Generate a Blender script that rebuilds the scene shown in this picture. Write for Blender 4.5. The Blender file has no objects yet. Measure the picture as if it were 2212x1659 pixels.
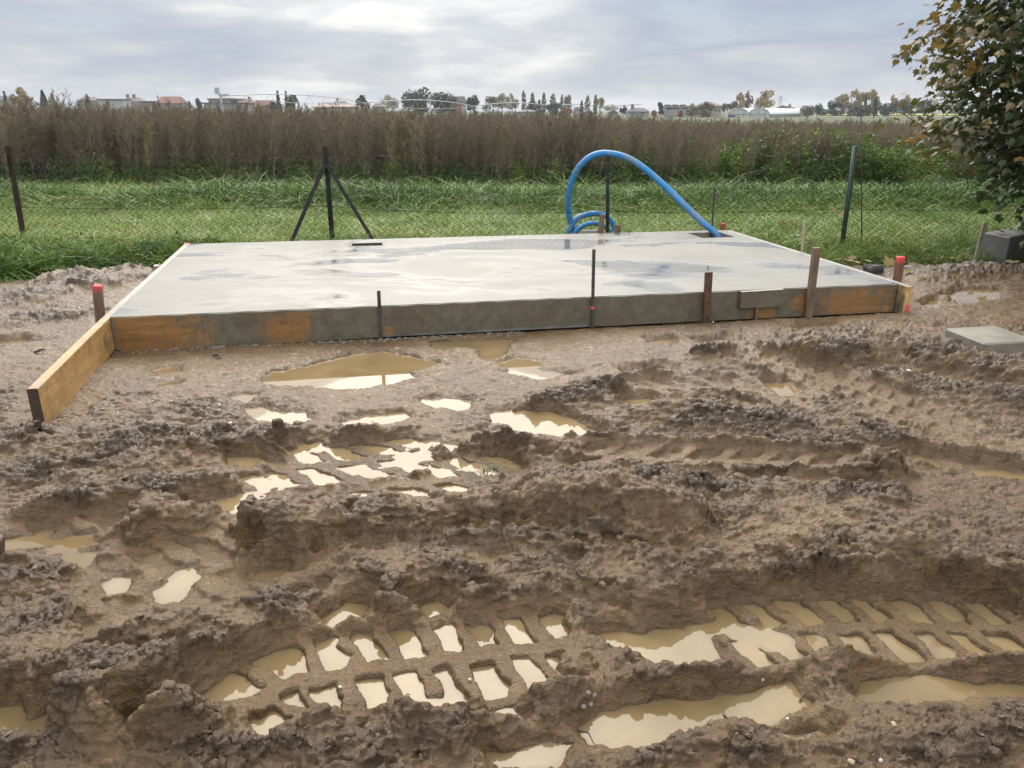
import bpy, bmesh, math, random
import numpy as np
from mathutils import Vector, Matrix

random.seed(7)
RNG = np.random.default_rng(7)
S = bpy.context.scene
COL = S.collection
R = math.radians

# ------------------------------------------------------------------ camera, sky, sun, exposure
CAM_H, PITCH, FPX, CX, CY = 1.6, math.atan((829.5 - 239.0) / 1659.0), 1659.0, 1106.0, 829.5
cam = bpy.data.cameras.new('camera')
cam.sensor_width = 36.0
cam.lens = 27.0
cam.clip_start = 0.05
cam.clip_end = 9000
cam_o = bpy.data.objects.new('camera', cam)
cam_o.location = (0, 0, CAM_H)
cam_o.rotation_euler = (math.pi / 2 - PITCH, 0, 0)
COL.objects.link(cam_o)
S.camera = cam_o

SUN_EL, SUN_AZ = R(42), R(-6)
W = bpy.data.worlds.new('World')
S.world = W
W.use_nodes = True
nt = W.node_tree
nt.nodes.clear()
def N(tree, kind, **kw):
    n = tree.nodes.new(kind)
    for k, v in kw.items():
        if k.startswith('i_'):
            n.inputs[k[2:].replace('_', ' ')].default_value = v
        else:
            setattr(n, k, v)
    return n
def L(tree, a, b):
    tree.links.new(a, b)
def math_node(t, op, a, b=None, c=None, clamp=False):
    n = t.nodes.new('ShaderNodeMath'); n.operation = op; n.use_clamp = clamp
    for i, v in enumerate((a, b, c)):
        if v is None: continue
        if hasattr(v, 'is_output'): t.links.new(v, n.inputs[i])
        else: n.inputs[i].default_value = v
    return n.outputs[0]
def ramp(t, fac, stops, interp='LINEAR'):
    n = t.nodes.new('ShaderNodeValToRGB'); n.color_ramp.interpolation = interp
    e = n.color_ramp.elements
    while len(e) < len(stops): e.new(0.5)
    for el, (p, c) in zip(e, stops):
        el.position = p
        el.color = (c, c, c, 1) if isinstance(c, (int, float)) else (*c[:3], 1)
    t.links.new(fac, n.inputs[0])
    return n.outputs[0]
def mixc(t, fac, a, b, blend='MIX'):
    n = t.nodes.new('ShaderNodeMix'); n.data_type = 'RGBA'; n.blend_type = blend
    for sock, v in ((n.inputs[0], fac), (n.inputs[6], a), (n.inputs[7], b)):
        if hasattr(v, 'is_output'): t.links.new(v, sock)
        elif isinstance(v, (int, float)): sock.default_value = v
        else: sock.default_value = (*v[:3], 1)
    return n.outputs[2]
def noise(t, vec, scale, detail=4, rough=0.55, dist=0.0):
    n = t.nodes.new('ShaderNodeTexNoise')
    n.inputs['Scale'].default_value = scale; n.inputs['Detail'].default_value = detail
    n.inputs['Roughness'].default_value = rough; n.inputs['Distortion'].default_value = dist
    if vec is not None: t.links.new(vec, n.inputs['Vector'])
    return n.outputs[0]
def mapping(t, vec, scale=(1, 1, 1), loc=(0, 0, 0), rot=(0, 0, 0)):
    n = t.nodes.new('ShaderNodeMapping')
    n.inputs['Scale'].default_value = scale; n.inputs['Location'].default_value = loc
    n.inputs['Rotation'].default_value = rot
    t.links.new(vec, n.inputs['Vector'])
    return n.outputs[0]

# overcast sky: Nishita blue seen faintly through a procedural cloud layer, brighter towards the zenith
tc = N(nt, 'ShaderNodeTexCoord')
sep = N(nt, 'ShaderNodeSeparateXYZ'); L(nt, tc.outputs['Generated'], sep.inputs[0])
sky = N(nt, 'ShaderNodeTexSky', sky_type='NISHITA', sun_disc=False)
sky.sun_elevation = SUN_EL; sky.sun_rotation = SUN_AZ; sky.altitude = 150
zc = math_node(nt, 'MAXIMUM', sep.outputs[2], 0.0)
den = math_node(nt, 'ADD', zc, 0.17)
px = math_node(nt, 'DIVIDE', sep.outputs[0], den)
py = math_node(nt, 'DIVIDE', sep.outputs[1], den)
cmb = N(nt, 'ShaderNodeCombineXYZ'); L(nt, px, cmb.inputs[0]); L(nt, py, cmb.inputs[1])
cl_big = noise(nt, mapping(nt, cmb.outputs[0], (0.55, 0.42, 1), (1.7, 2.1, 0)), 1.0, 5, 0.52, 0.25)
cl_small = noise(nt, mapping(nt, cmb.outputs[0], (1.0, 1.1, 1), (4.3, 0.6, 0)), 1.25, 5, 0.52, 0.35)
cl = math_node(nt, 'ADD', math_node(nt, 'MULTIPLY', cl_big, 0.6), math_node(nt, 'MULTIPLY', cl_small, 0.4))
cloud_col = ramp(nt, cl, [(0.40, (0.66, 0.76, 0.97)), (0.465, (0.84, 0.90, 1.04)), (0.52, (1.06, 1.09, 1.16)), (0.60, (1.62, 1.60, 1.56))])
lum = ramp(nt, zc, [(0.0, 0.56), (0.13, 0.64), (0.20, 0.9), (0.35, 1.45), (0.62, 1.6), (1.0, 1.7)])
# the cloud is brightest where it hides the sun, ahead and well above the frame
sd_ = N(nt, 'ShaderNodeVectorMath', operation='DOT_PRODUCT'); L(nt, tc.outputs['Generated'], sd_.inputs[0])
sd_.inputs[1].default_value = (math.sin(SUN_AZ) * math.cos(SUN_EL), math.cos(SUN_AZ) * math.cos(SUN_EL), math.sin(SUN_EL))
veil = math_node(nt, 'POWER', math_node(nt, 'MAXIMUM', sd_.outputs['Value'], 0.0), 25.0)
veil = math_node(nt, 'MULTIPLY', veil, 98.0)
vw = N(nt, 'ShaderNodeVectorMath', operation='SCALE'); vw.inputs[0].default_value = (1.05, .985, .87); L(nt, veil, vw.inputs['Scale'])
lum10 = math_node(nt, 'MULTIPLY', lum, 10.0)
vm = N(nt, 'ShaderNodeVectorMath', operation='SCALE'); L(nt, cloud_col, vm.inputs[0]); L(nt, lum10, vm.inputs['Scale'])
cover = ramp(nt, cl_small, [(0.36, 0.72), (0.47, 0.95)])
skyc = mixc(nt, 1.0, mixc(nt, cover, sky.outputs[0], vm.outputs[0]), vw.outputs[0], 'ADD')
bg = N(nt, 'ShaderNodeBackground'); bg.inputs['Strength'].default_value = 0.1
L(nt, skyc, bg.inputs['Color'])
wo = N(nt, 'ShaderNodeOutputWorld'); L(nt, bg.outputs[0], wo.inputs[0])

sun = bpy.data.lights.new('sun', 'SUN')
sun.energy = 1.5; sun.angle = R(48); sun.color = (1.0, 0.92, 0.80)
sun_o = bpy.data.objects.new('sun', sun)
sun_o.rotation_euler = (-(math.pi / 2 - SUN_EL), 0, -SUN_AZ * 0 + R(6))
COL.objects.link(sun_o)

S.view_settings.view_transform = 'Standard'
S.view_settings.look = 'None'
S.view_settings.exposure = 0.0
S.view_settings.gamma = 1.0
S.view_settings.use_curve_mapping = False
S.render.engine = 'CYCLES'
S.cycles.max_bounces = 6
S.cycles.transparent_max_bounces = 4

# ------------------------------------------------------------------ helpers
def ray(dx, dy):
    """direction of a point of the 2212 x 1659 photograph, in world axes"""
    a, b = (dx - CX) / FPX, -(dy - CY) / FPX
    c, s = math.cos(PITCH), math.sin(PITCH)
    return a, c + b * s, -s + b * c
def gp(dx, dy, z=0.0):
    a, b, c = ray(dx, dy); t = (z - CAM_H) / c
    return Vector((a * t, b * t, z))
def at(dx, dy, Y):
    a, b, c = ray(dx, dy); t = Y / b
    return Vector((a * t, Y, CAM_H + c * t))

def tag(o, label=None, cat=None, group=None, kind=None):
    if label: o['label'] = label
    if cat: o['category'] = cat
    if group: o['group'] = group
    if kind: o['kind'] = kind
    return o
def empty(name, loc, label=None, cat=None, group=None, kind=None):
    o = bpy.data.objects.new(name, None); o.location = loc; o.empty_display_size = 0.2
    COL.objects.link(o)
    return tag(o, label, cat, group, kind)

def mesh_np(name, v, f, mat=None, parent=None, loc=None, smooth=False, nper=None):
    """v (n,3), f (m,k) arrays -> object"""
    me = bpy.data.meshes.new(name)
    v = np.asarray(v, dtype=np.float32); f = np.asarray(f, dtype=np.int32)
    me.vertices.add(len(v)); me.vertices.foreach_set('co', v.ravel())
    k = f.shape[1]
    me.loops.add(f.size); me.loops.foreach_set('vertex_index', f.ravel())
    me.polygons.add(len(f))
    me.polygons.foreach_set('loop_start', np.arange(0, f.size, k, dtype=np.int32))
    me.polygons.foreach_set('use_smooth', np.full(len(f), smooth, dtype=bool))
    me.update(calc_edges=True)
    if mat: me.materials.append(mat)
    return link(name, me, parent, loc)
def link(name, me, parent=None, loc=None):
    o = bpy.data.objects.new(name, me); COL.objects.link(o)
    if parent: o.parent = parent
    if loc is not None: o.location = loc
    return o

class MB:
    """collects boxes, bars and tubes (world coordinates) for ONE mesh object"""
    def __init__(self): self.bm = bmesh.new()
    def box(self, c, size, rz=0.0, bevel=0.0, mat3=None):
        m = Matrix.Translation(c) @ (mat3.to_4x4() if mat3 else Matrix.Rotation(rz, 4, 'Z')) @ Matrix.Diagonal((*size, 1))
        r = bmesh.ops.create_cube(self.bm, size=1.0, matrix=m)
        if bevel:
            es = list({e for v in r['verts'] for e in v.link_edges})
            bmesh.ops.bevel(self.bm, geom=es, offset=bevel, segments=1, affect='EDGES')
        return self
    def bar(self, a, b, w, t, side=Vector((1, 0, 0)), bevel=0.0):
        a, b = Vector(a), Vector(b); z = (b - a); ln = z.length; z.normalize()
        x = (side - z * side.dot(z)).normalized(); y = z.cross(x)
        m3 = Matrix((x, y, z)).transposed()
        return self.box((a + b) / 2, (w, t, ln), mat3=m3, bevel=bevel)
    def tube(self, path, r, n=8, caps=True):
        P = [Vector(p) for p in path]; rings = []
        up = Vector((0.13, 0.21, 0.97))
        for i, p in enumerate(P):
            d = (P[min(i + 1, len(P) - 1)] - P[max(i - 1, 0)]).normalized()
            x = d.cross(up)
            if x.length < 1e-3: x = d.cross(Vector((1, 0, 0)))
            x.normalize(); y = d.cross(x)
            rr = r[i] if isinstance(r, (list, tuple)) else r
            rings.append([self.bm.verts.new(p + (x * math.cos(2 * math.pi * k / n) + y * math.sin(2 * math.pi * k / n)) * rr) for k in range(n)])
        for a, b in zip(rings, rings[1:]):
            for k in range(n):
                self.bm.faces.new((a[k], a[(k + 1) % n], b[(k + 1) % n], b[k]))
        if caps and n > 2:
            self.bm.faces.new(rings[0][::-1]); self.bm.faces.new(rings[-1])
        return self
    def poly(self, pts): 
        self.bm.faces.new([self.bm.verts.new(p) for p in pts]); return self
    def prism(self, base, top):
        """closed solid between two polygons with the same number of points"""
        a = [self.bm.verts.new(p) for p in base]; b = [self.bm.verts.new(p) for p in top]
        n = len(a)
        self.bm.faces.new(a[::-1]); self.bm.faces.new(b)
        for k in range(n): self.bm.faces.new((a[k], a[(k + 1) % n], b[(k + 1) % n], b[k]))
        return self
    def jitter(self, amp, scale=8.0, seed=0.0):
        from mathutils import noise as mn
        for v in self.bm.verts:
            v.co += mn.noise_vector(v.co * scale + Vector((seed, seed * 1.7, 0))) * amp
        return self
    def build(self, name, mat, parent=None, loc=None, smooth=False):
        bmesh.ops.recalc_face_normals(self.bm, faces=self.bm.faces)
        me = bpy.data.meshes.new(name)
        off = parent.location if parent is not None else (Vector(loc) if loc is not None else None)
        if parent is not None and parent.parent is not None: off = off + parent.parent.location
        if off is not None: bmesh.ops.translate(self.bm, verts=self.bm.verts, vec=-off)
        for f in self.bm.faces: f.smooth = smooth
        self.bm.to_mesh(me); self.bm.free()
        me.materials.append(mat)
        return link(name, me, parent, loc if parent is None else None)

def smooth_path(P, n=8):
    """Catmull-Rom"""
    P = [Vector(p) for p in P]; out = []
    for i in range(len(P) - 1):
        p0, p1, p2, p3 = P[max(i - 1, 0)], P[i], P[i + 1], P[min(i + 2, len(P) - 1)]
        for k in range(n):
            t = k / n
            out.append(0.5 * ((2 * p1) + (p2 - p0) * t + (2 * p0 - 5 * p1 + 4 * p2 - p3) * t * t + (3 * p1 - p0 - 3 * p2 + p3) * t ** 3))
    out.append(P[-1]); return out

# ------------------------------------------------------------------ materials
def new_mat(name):
    m = bpy.data.materials.new(name); m.use_nodes = True
    t = m.node_tree; b = t.nodes['Principled BSDF']
    return m, t, b
def bump(t, b, h, strength=0.4, dist=0.01):
    n = t.nodes.new('ShaderNodeBump'); n.inputs['Strength'].default_value = strength; n.inputs['Distance'].default_value = dist
    t.links.new(h, n.inputs['Height']); t.links.new(n.outputs[0], b.inputs['Normal'])
def coords(t, which='Object'):
    return t.nodes.new('ShaderNodeTexCoord').outputs[which]
def gpos(t): return t.nodes.new('ShaderNodeNewGeometry').outputs['Position']
def two_tone(name, c1, c2, scale=6.0, rough=0.6, bmp=0.2, bscale=40.0, detail=5, stretch=(1, 1, 1), dist=0.005, lo=0.35, hi=0.65, spec=0.5):
    m, t, b = new_mat(name)
    v = mapping(t, coords(t), stretch)
    f = ramp(t, noise(t, v, scale, detail, 0.6), [(lo, c1), (hi, c2)])
    L(t, f, b.inputs['Base Color']); b.inputs['Roughness'].default_value = rough
    b.inputs['Specular IOR Level'].default_value = spec
    if bmp: bump(t, b, noise(t, v, bscale, 4, 0.6), bmp, dist)
    return m
def tint_mat(name, stops, rough=0.6, trans=0.0, spec=0.3, world_scale=None):
    """colour picked by the per-instance 'tint' attribute, or by noise along the field"""
    m, t, b = new_mat(name)
    a = t.nodes.new('ShaderNodeAttribute'); a.attribute_type = 'INSTANCER'; a.attribute_name = 'tint'
    col = ramp(t, a.outputs['Fac'], stops)
    L(t, col, b.inputs['Base Color']); b.inputs['Roughness'].default_value = rough
    b.inputs['Specular IOR Level'].default_value = spec
    if trans:
        tr = t.nodes.new('ShaderNodeBsdfTranslucent'); L(t, col, tr.inputs[0])
        mx = t.nodes.new('ShaderNodeMixShader'); mx.inputs[0].default_value = trans
        L(t, b.outputs[0], mx.inputs[1]); L(t, tr.outputs[0], mx.inputs[2])
        L(t, mx.outputs[0], t.nodes['Material Output'].inputs[0])
    return m

def scatter(name, pts, rot, scl, idx, tint, sources, parent=None):
    """one object whose geometry nodes set source meshes on its points"""
    me = bpy.data.meshes.new(name)
    n = len(pts)
    me.vertices.add(n); me.vertices.foreach_set('co', np.asarray(pts, dtype=np.float32).ravel())
    me.attributes.new('rot', 'FLOAT_VECTOR', 'POINT').data.foreach_set('vector', np.asarray(rot, dtype=np.float32).ravel())
    s3 = np.asarray(scl, dtype=np.float32)
    if s3.ndim == 1: s3 = np.repeat(s3[:, None], 3, 1)
    me.attributes.new('scl', 'FLOAT_VECTOR', 'POINT').data.foreach_set('vector', s3.ravel())
    me.attributes.new('idx', 'INT', 'POINT').data.foreach_set('value', np.asarray(idx, dtype=np.int32))
    me.attributes.new('tint', 'FLOAT', 'POINT').data.foreach_set('value', np.asarray(tint, dtype=np.float32))
    o = link(name, me, parent)
    col = bpy.data.collections.new(name + '_sources')
    for s in sources: col.objects.link(s)
    g = bpy.data.node_groups.new(name, 'GeometryNodeTree')
    g.interface.new_socket('Geometry', in_out='INPUT', socket_type='NodeSocketGeometry')
    g.interface.new_socket('Geometry', in_out='OUTPUT', socket_type='NodeSocketGeometry')
    gi = g.nodes.new('NodeGroupInput'); go = g.nodes.new('NodeGroupOutput')
    ci = g.nodes.new('GeometryNodeCollectionInfo'); ci.inputs['Collection'].default_value = col
    ci.inputs['Separate Children'].default_value = True; ci.inputs['Reset Children'].default_value = True
    ip = g.nodes.new('GeometryNodeInstanceOnPoints'); ip.inputs['Pick Instance'].default_value = True
    def na(nm, dt):
        q = g.nodes.new('GeometryNodeInputNamedAttribute'); q.data_type = dt; q.inputs['Name'].default_value = nm
        return q.outputs['Attribute']
    g.links.new(gi.outputs[0], ip.inputs['Points']); g.links.new(ci.outputs[0], ip.inputs['Instance'])
    g.links.new(na('idx', 'INT'), ip.inputs['Instance Index'])
    g.links.new(na('rot', 'FLOAT_VECTOR'), ip.inputs['Rotation'])
    g.links.new(na('scl', 'FLOAT_VECTOR'), ip.inputs['Scale'])
    g.links.new(ip.outputs[0], go.inputs[0])
    md = o.modifiers.new('scatter', 'NODES'); md.node_group = g
    return o
def source(name, v, f, mat, smooth=False):
    """a mesh that is only ever shown through a scatter"""
    o = mesh_np(name, v, f, mat, smooth=smooth)
    COL.objects.unlink(o)
    return o
# ------------------------------------------------------------------ noise in numpy (for the terrain)
_ang = np.linspace(0, 2 * np.pi, 256, endpoint=False)
_CA, _SA = np.cos(_ang).astype(np.float32), np.sin(_ang).astype(np.float32)
def _hash(xi, yi, seed):
    h = xi.astype(np.uint32) * np.uint32(374761393) + yi.astype(np.uint32) * np.uint32(668265263) + np.uint32((seed * 2246822519) & 0xffffffff)
    h = (h ^ (h >> np.uint32(13))) * np.uint32(1274126177)
    return h ^ (h >> np.uint32(16))
def perlin(x, y, seed=0):
    x0 = np.floor(x); y0 = np.floor(y)
    xi = x0.astype(np.int64); yi = y0.astype(np.int64)
    fx = (x - x0).astype(np.float32); fy = (y - y0).astype(np.float32)
    u = fx * fx * fx * (fx * (fx * 6 - 15) + 10); w = fy * fy * fy * (fy * (fy * 6 - 15) + 10)
    def g(ox, oy):
        k = _hash(xi + ox, yi + oy, seed) & np.uint32(255)
        return _CA[k] * (fx - ox) + _SA[k] * (fy - oy)
    a = g(0, 0); b = g(1, 0); c = g(0, 1); d = g(1, 1)
    p = a + (b - a) * u; q = c + (d - c) * u
    return (p + (q - p) * w) * 1.45
def fbm(x, y, octv, seed=0, gain=0.5, lac=2.07):
    s = 0; a = 1.0; tot = 0
    for i in range(octv):
        s = s + a * perlin(x, y, seed + i * 17); tot += a
        x = x * lac + 3.1; y = y * lac - 1.7; a *= gain
    return s / tot
def billow(x, y, octv, seed=0, gain=0.5):
    s = 0; a = 1.0; tot = 0
    for i in range(octv):
        s = s + a * (1 - 2 * np.abs(perlin(x, y, seed + i * 31))); tot += a
        x = x * 2.1 + 5.3; y = y * 2.1 - 2.9; a *= gain
    return s / tot
def cellular(x, y, seed=0):
    xi = np.floor(x).astype(np.int64); yi = np.floor(y).astype(np.int64)
    best = np.full(x.shape, 9.0, np.float32); rnd = np.zeros(x.shape, np.float32)
    for oy in (-1, 0, 1):
        for ox in (-1, 0, 1):
            h = _hash(xi + ox, yi + oy, seed)
            jx = (h & np.uint32(1023)).astype(np.float32) / 1023; jy = ((h >> np.uint32(10)) & np.uint32(1023)).astype(np.float32) / 1023
            d = (xi + ox + jx - x) ** 2 + (yi + oy + jy - y) ** 2
            m = d < best
            best = np.where(m, d, best); rnd = np.where(m, (h >> np.uint32(20)).astype(np.float32) / 4095, rnd)
    return np.sqrt(best), rnd
def perlin3(x, y, z, seed=0):
    x0, y0, z0 = np.floor(x), np.floor(y), np.floor(z)
    xi, yi, zi = x0.astype(np.int64), y0.astype(np.int64), z0.astype(np.int64)
    f = [(x - x0).astype(np.float32), (y - y0).astype(np.float32), (z - z0).astype(np.float32)]
    u, v, w = [q * q * q * (q * (q * 6 - 15) + 10) for q in f]
    out = 0
    for oz in (0, 1):
        for oy in (0, 1):
            for ox in (0, 1):
                k = _hash(xi + ox + (zi + oz) * 7919, yi + oy - (zi + oz) * 104729, seed) 
                a = k & np.uint32(255); cz = ((k >> np.uint32(8)) & np.uint32(1023)).astype(np.float32) / 511.5 - 1
                sz = np.sqrt(1 - cz * cz)
                g = _CA[a] * sz * (f[0] - ox) + _SA[a] * sz * (f[1] - oy) + cz * (f[2] - oz)
                out = out + g * (u if ox else 1 - u) * (v if oy else 1 - v) * (w if oz else 1 - w)
    return out * 1.5
def sstep(a, b, x):
    t = np.clip((x - a) / (b - a), 0, 1); return t * t * (3 - 2 * t)
def G(pts, z=0.0): return np.array([gp(x, y, z)[:2] for x, y in pts])
def poly_st(x, y, P):
    """distance along (s), signed distance across (t, + on the far side) and plain distance to a polyline"""
    bd = np.full(x.shape, 1e9); bs = np.zeros(x.shape); bt = np.zeros(x.shape); acc = 0.0
    for a, b in zip(P, P[1:]):
        d = b - a; ln = math.hypot(*d); d = d / ln
        s = (x - a[0]) * d[0] + (y - a[1]) * d[1]
        t = -(x - a[0]) * d[1] + (y - a[1]) * d[0]
        sc = np.clip(s, 0, ln)
        dd = np.hypot(s - sc, t)
        m = dd < bd
        bd = np.where(m, dd, bd); bs = np.where(m, acc + sc, bs); bt = np.where(m, np.sign(t) * dd, bt)
        acc += ln
    return bs, bt, bd, acc
def poly_sd(x, y, P):
    """signed distance to a closed polygon, negative inside"""
    d = np.full(x.shape, 1e9); ins = np.zeros(x.shape, bool)
    n = len(P)
    for i in range(n):
        a, b = P[i], P[(i + 1) % n]
        e = b - a; q = np.clip(((x - a[0]) * e[0] + (y - a[1]) * e[1]) / (e @ e), 0, 1)
        d = np.minimum(d, np.hypot(x - a[0] - q * e[0], y - a[1] - q * e[1]))
        c = ((a[1] > y) != (b[1] > y)) & (x < (b[0] - a[0]) * (y - a[1]) / (b[1] - a[1] + 1e-12) + a[0])
        ins ^= c
    return np.where(ins, -d, d)

# ------------------------------------------------------------------ what the mud looks like where (photograph points, unprojected to the ground)
PUDDLES = [  # polygon, depth, edge noise
    ([(570,818),(600,805),(650,796),(700,786),(760,768),(830,762),(890,772),(942,785),(925,793),(880,800),(880,815),(840,830),(780,838),(730,842),(680,832),(620,832),(580,828)], .035, .05),
    ([(528,884),(565,880),(590,890),(650,893),(670,905),(640,917),(580,912),(540,900)], .02, .04),
    ([(503,858),(530,852),(552,857),(532,869),(508,868)], .02, .02),
    ([(388,935),(430,925),(442,935),(400,944)], .02, .02),
    ([(1098,897),(1130,888),(1190,892),(1240,906),(1300,945),(1260,953),(1200,940),(1130,932),(1102,915)], .03, .04),
    ([(918,865),(960,861),(1007,870),(1000,886),(950,883)], .025, .03),
    ([(795,900),(870,893),(882,905),(830,917)], .02, .04), ([(740,915),(790,905),(800,918),(750,930)], .015, .03),
    ([(1085,785),(1120,775),(1160,785),(1150,800),(1110,800)], .03, .03),
    ([(1100,806),(1170,800),(1240,812),(1170,822)], .015, .04),
    ([(1335,803),(1440,795),(1455,808),(1370,815)], .02, .04),
    ([(1335,868),(1400,863),(1424,882),(1370,890)], .03, .02),
    ([(1640,830),(1700,828),(1745,850),(1690,860)], .025, .03),
    ([(935,742),(1100,735),(1090,753),(950,755)], .03, .03), ([(1040,760),(1080,755),(1085,770),(1050,775)], .025, .02),
    ([(2035,642),(2090,625),(2160,628),(2160,652),(2080,662)], .03, .06), ([(1990,660),(2020,650),(2060,665),(2010,675)], .015, .05),
    ([(400,1085),(460,1083),(540,1072),(535,1095),(480,1107),(440,1117),(415,1100)], .03, .03),
    ([(5,1172),(90,1158),(88,1176),(20,1188)], .025, .015), ([(118,1172),(198,1156),(182,1176),(125,1185)], .025, .015),
    ([(170,1200),(205,1195),(180,1230),(155,1228)], .02, .015),
    ([(-30,1535),(50,1522),(72,1545),(30,1585),(-30,1592)], .03, .01), ([(60,1580),(130,1528),(155,1545),(90,1592)], .03, .01),
    ([(410,1553),(440,1513),(505,1488),(482,1522),(455,1560)], .03, .01),
    ([(1285,1378),(1340,1368),(1400,1377),(1420,1360),(1450,1358),(1520,1383),(1538,1415),(1527,1447),(1480,1458),(1430,1442),(1390,1417),(1330,1402)], .035, .015),
    ([(1245,1573),(1300,1540),(1400,1520),(1480,1513),(1590,1503),(1650,1483),(1700,1478),(1745,1510),(1660,1547),(1560,1567),(1470,1592),(1430,1603),(1380,1625),(1300,1605)], .035, .02),
    ([(1845,1512),(1870,1478),(1950,1463),(2000,1456),(2100,1473),(2260,1483),(2260,1500),(2100,1507),(2000,1522),(1950,1538),(1900,1527)], .035, .015),
    ([(330,1275),(410,1232),(432,1248),(350,1305)], .015, .02), ([(225,1265),(260,1250),(262,1280),(232,1285)], .02, .01),
    ([(885,1542),(930,1527),(990,1537),(965,1562),(900,1573)], .03, .01), ([(1060,1540),(1110,1530),(1130,1555),(1080,1560)], .02, .01),
    ([(690,1342),(750,1300),(795,1308),(782,1347),(712,1353)], .025, .012), ([(895,1315),(950,1298),(975,1318),(930,1337)], .025, .01),
    ([(1050,1630),(1160,1605),(1240,1608),(1200,1650),(1080,1659)], .025, .015),
    ([(635,962),(690,953),(700,968),(650,975)], .02, .03), ([(870,985),(915,965),(925,975),(890,1000)], .02, .02), ([(930,955),(985,965),(960,975)], .02, .02),
    ([(1160,985),(1200,975),(1210,990),(1170,1000)], .02, .02), ([(480,985),(560,990),(590,1005),(500,1010)], .025, .03), ([(1060,895),(1105,885),(1105,912),(1065,912)], .02, .02),
    ([(1920,990),(2010,1000),(2020,1015),(1940,1010)], .025, .02), ([(2060,1018),(2160,1030),(2260,1042),(2260,1060),(2130,1045)], .03, .02),
    ([(1400,738),(1450,735),(1450,748),(1410,750)], .015, .03), ([(1500,740),(1560,735),(1580,745),(1520,750)], .015, .03), ([(1700,715),(1790,700),(1800,712),(1730,722)], .015, .04),
    ([(330,800),(370,793),(380,803),(345,808)], .015, .02), ([(340,832),(372,825),(380,835),(350,840)], .015, .02), ([(1490,1352),(1560,1345),(1560,1362),(1500,1362)], .025, .01),
    ([(1600,1375),(1650,1368),(1700,1385),(1690,1397),(1640,1388)], .025, .008), ([(1650,1590),(1760,1570),(1800,1590),(1700,1615)], .012, .02), ([(300,1590),(350,1580),(360,1605),(310,1610)], .025, .01),
    ([(560,1240),(620,1225),(640,1240),(580,1255)], .015, .02), ([(640,1290),(690,1275),(700,1290),(660,1305)], .015, .015), ([(-20,740),(60,735),(80,745),(20,755),(-20,755)], .012, .05),
]
# tyre tracks: centre line, width, pitch, slant of the lugs, depth of the cells, floor height, centre rib, rows out of step
TRACKS = [
    ([(440,1590),(640,1476),(900,1437),(1275,1396)], .38, .118, .25, .040, .014, .18, .5),
    ([(1500,1388),(1720,1362),(1960,1358),(2300,1370)], .34, .122, .30, .040, .012, .16, .5),
    ([(470,1085),(800,1055),(1170,1026)], .52, .19, .8, .052, .006, .16, .5),
    ([(560,1015),(760,1002),(950,972)], .42, .19, .8, .050, .006, .16, .5),
    ([(1200,992),(1500,1005),(1900,1024)], .30, .19, -.8, .028, .030, .12, .5),
    ([(120,1330),(330,1272),(590,1205)], .60, .17, .55, .018, .028, .10, .5),
    ([(-60,1200),(150,1172),(330,1140)], .36, .22, .8, .022, .028, .14, .5),
    ([(1900,985),(2060,1015),(2300,1055)], .24, .3, .1, .012, .006, .1, .5),
    ([(1560,770),(1780,830),(1960,900),(2100,960)], .34, .13, .5, .018, .05, .14, .5),
    ([(1330,860),(1560,850),(1780,880)], .36, .16, .6, .02, .045, .12, .5),
]
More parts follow.
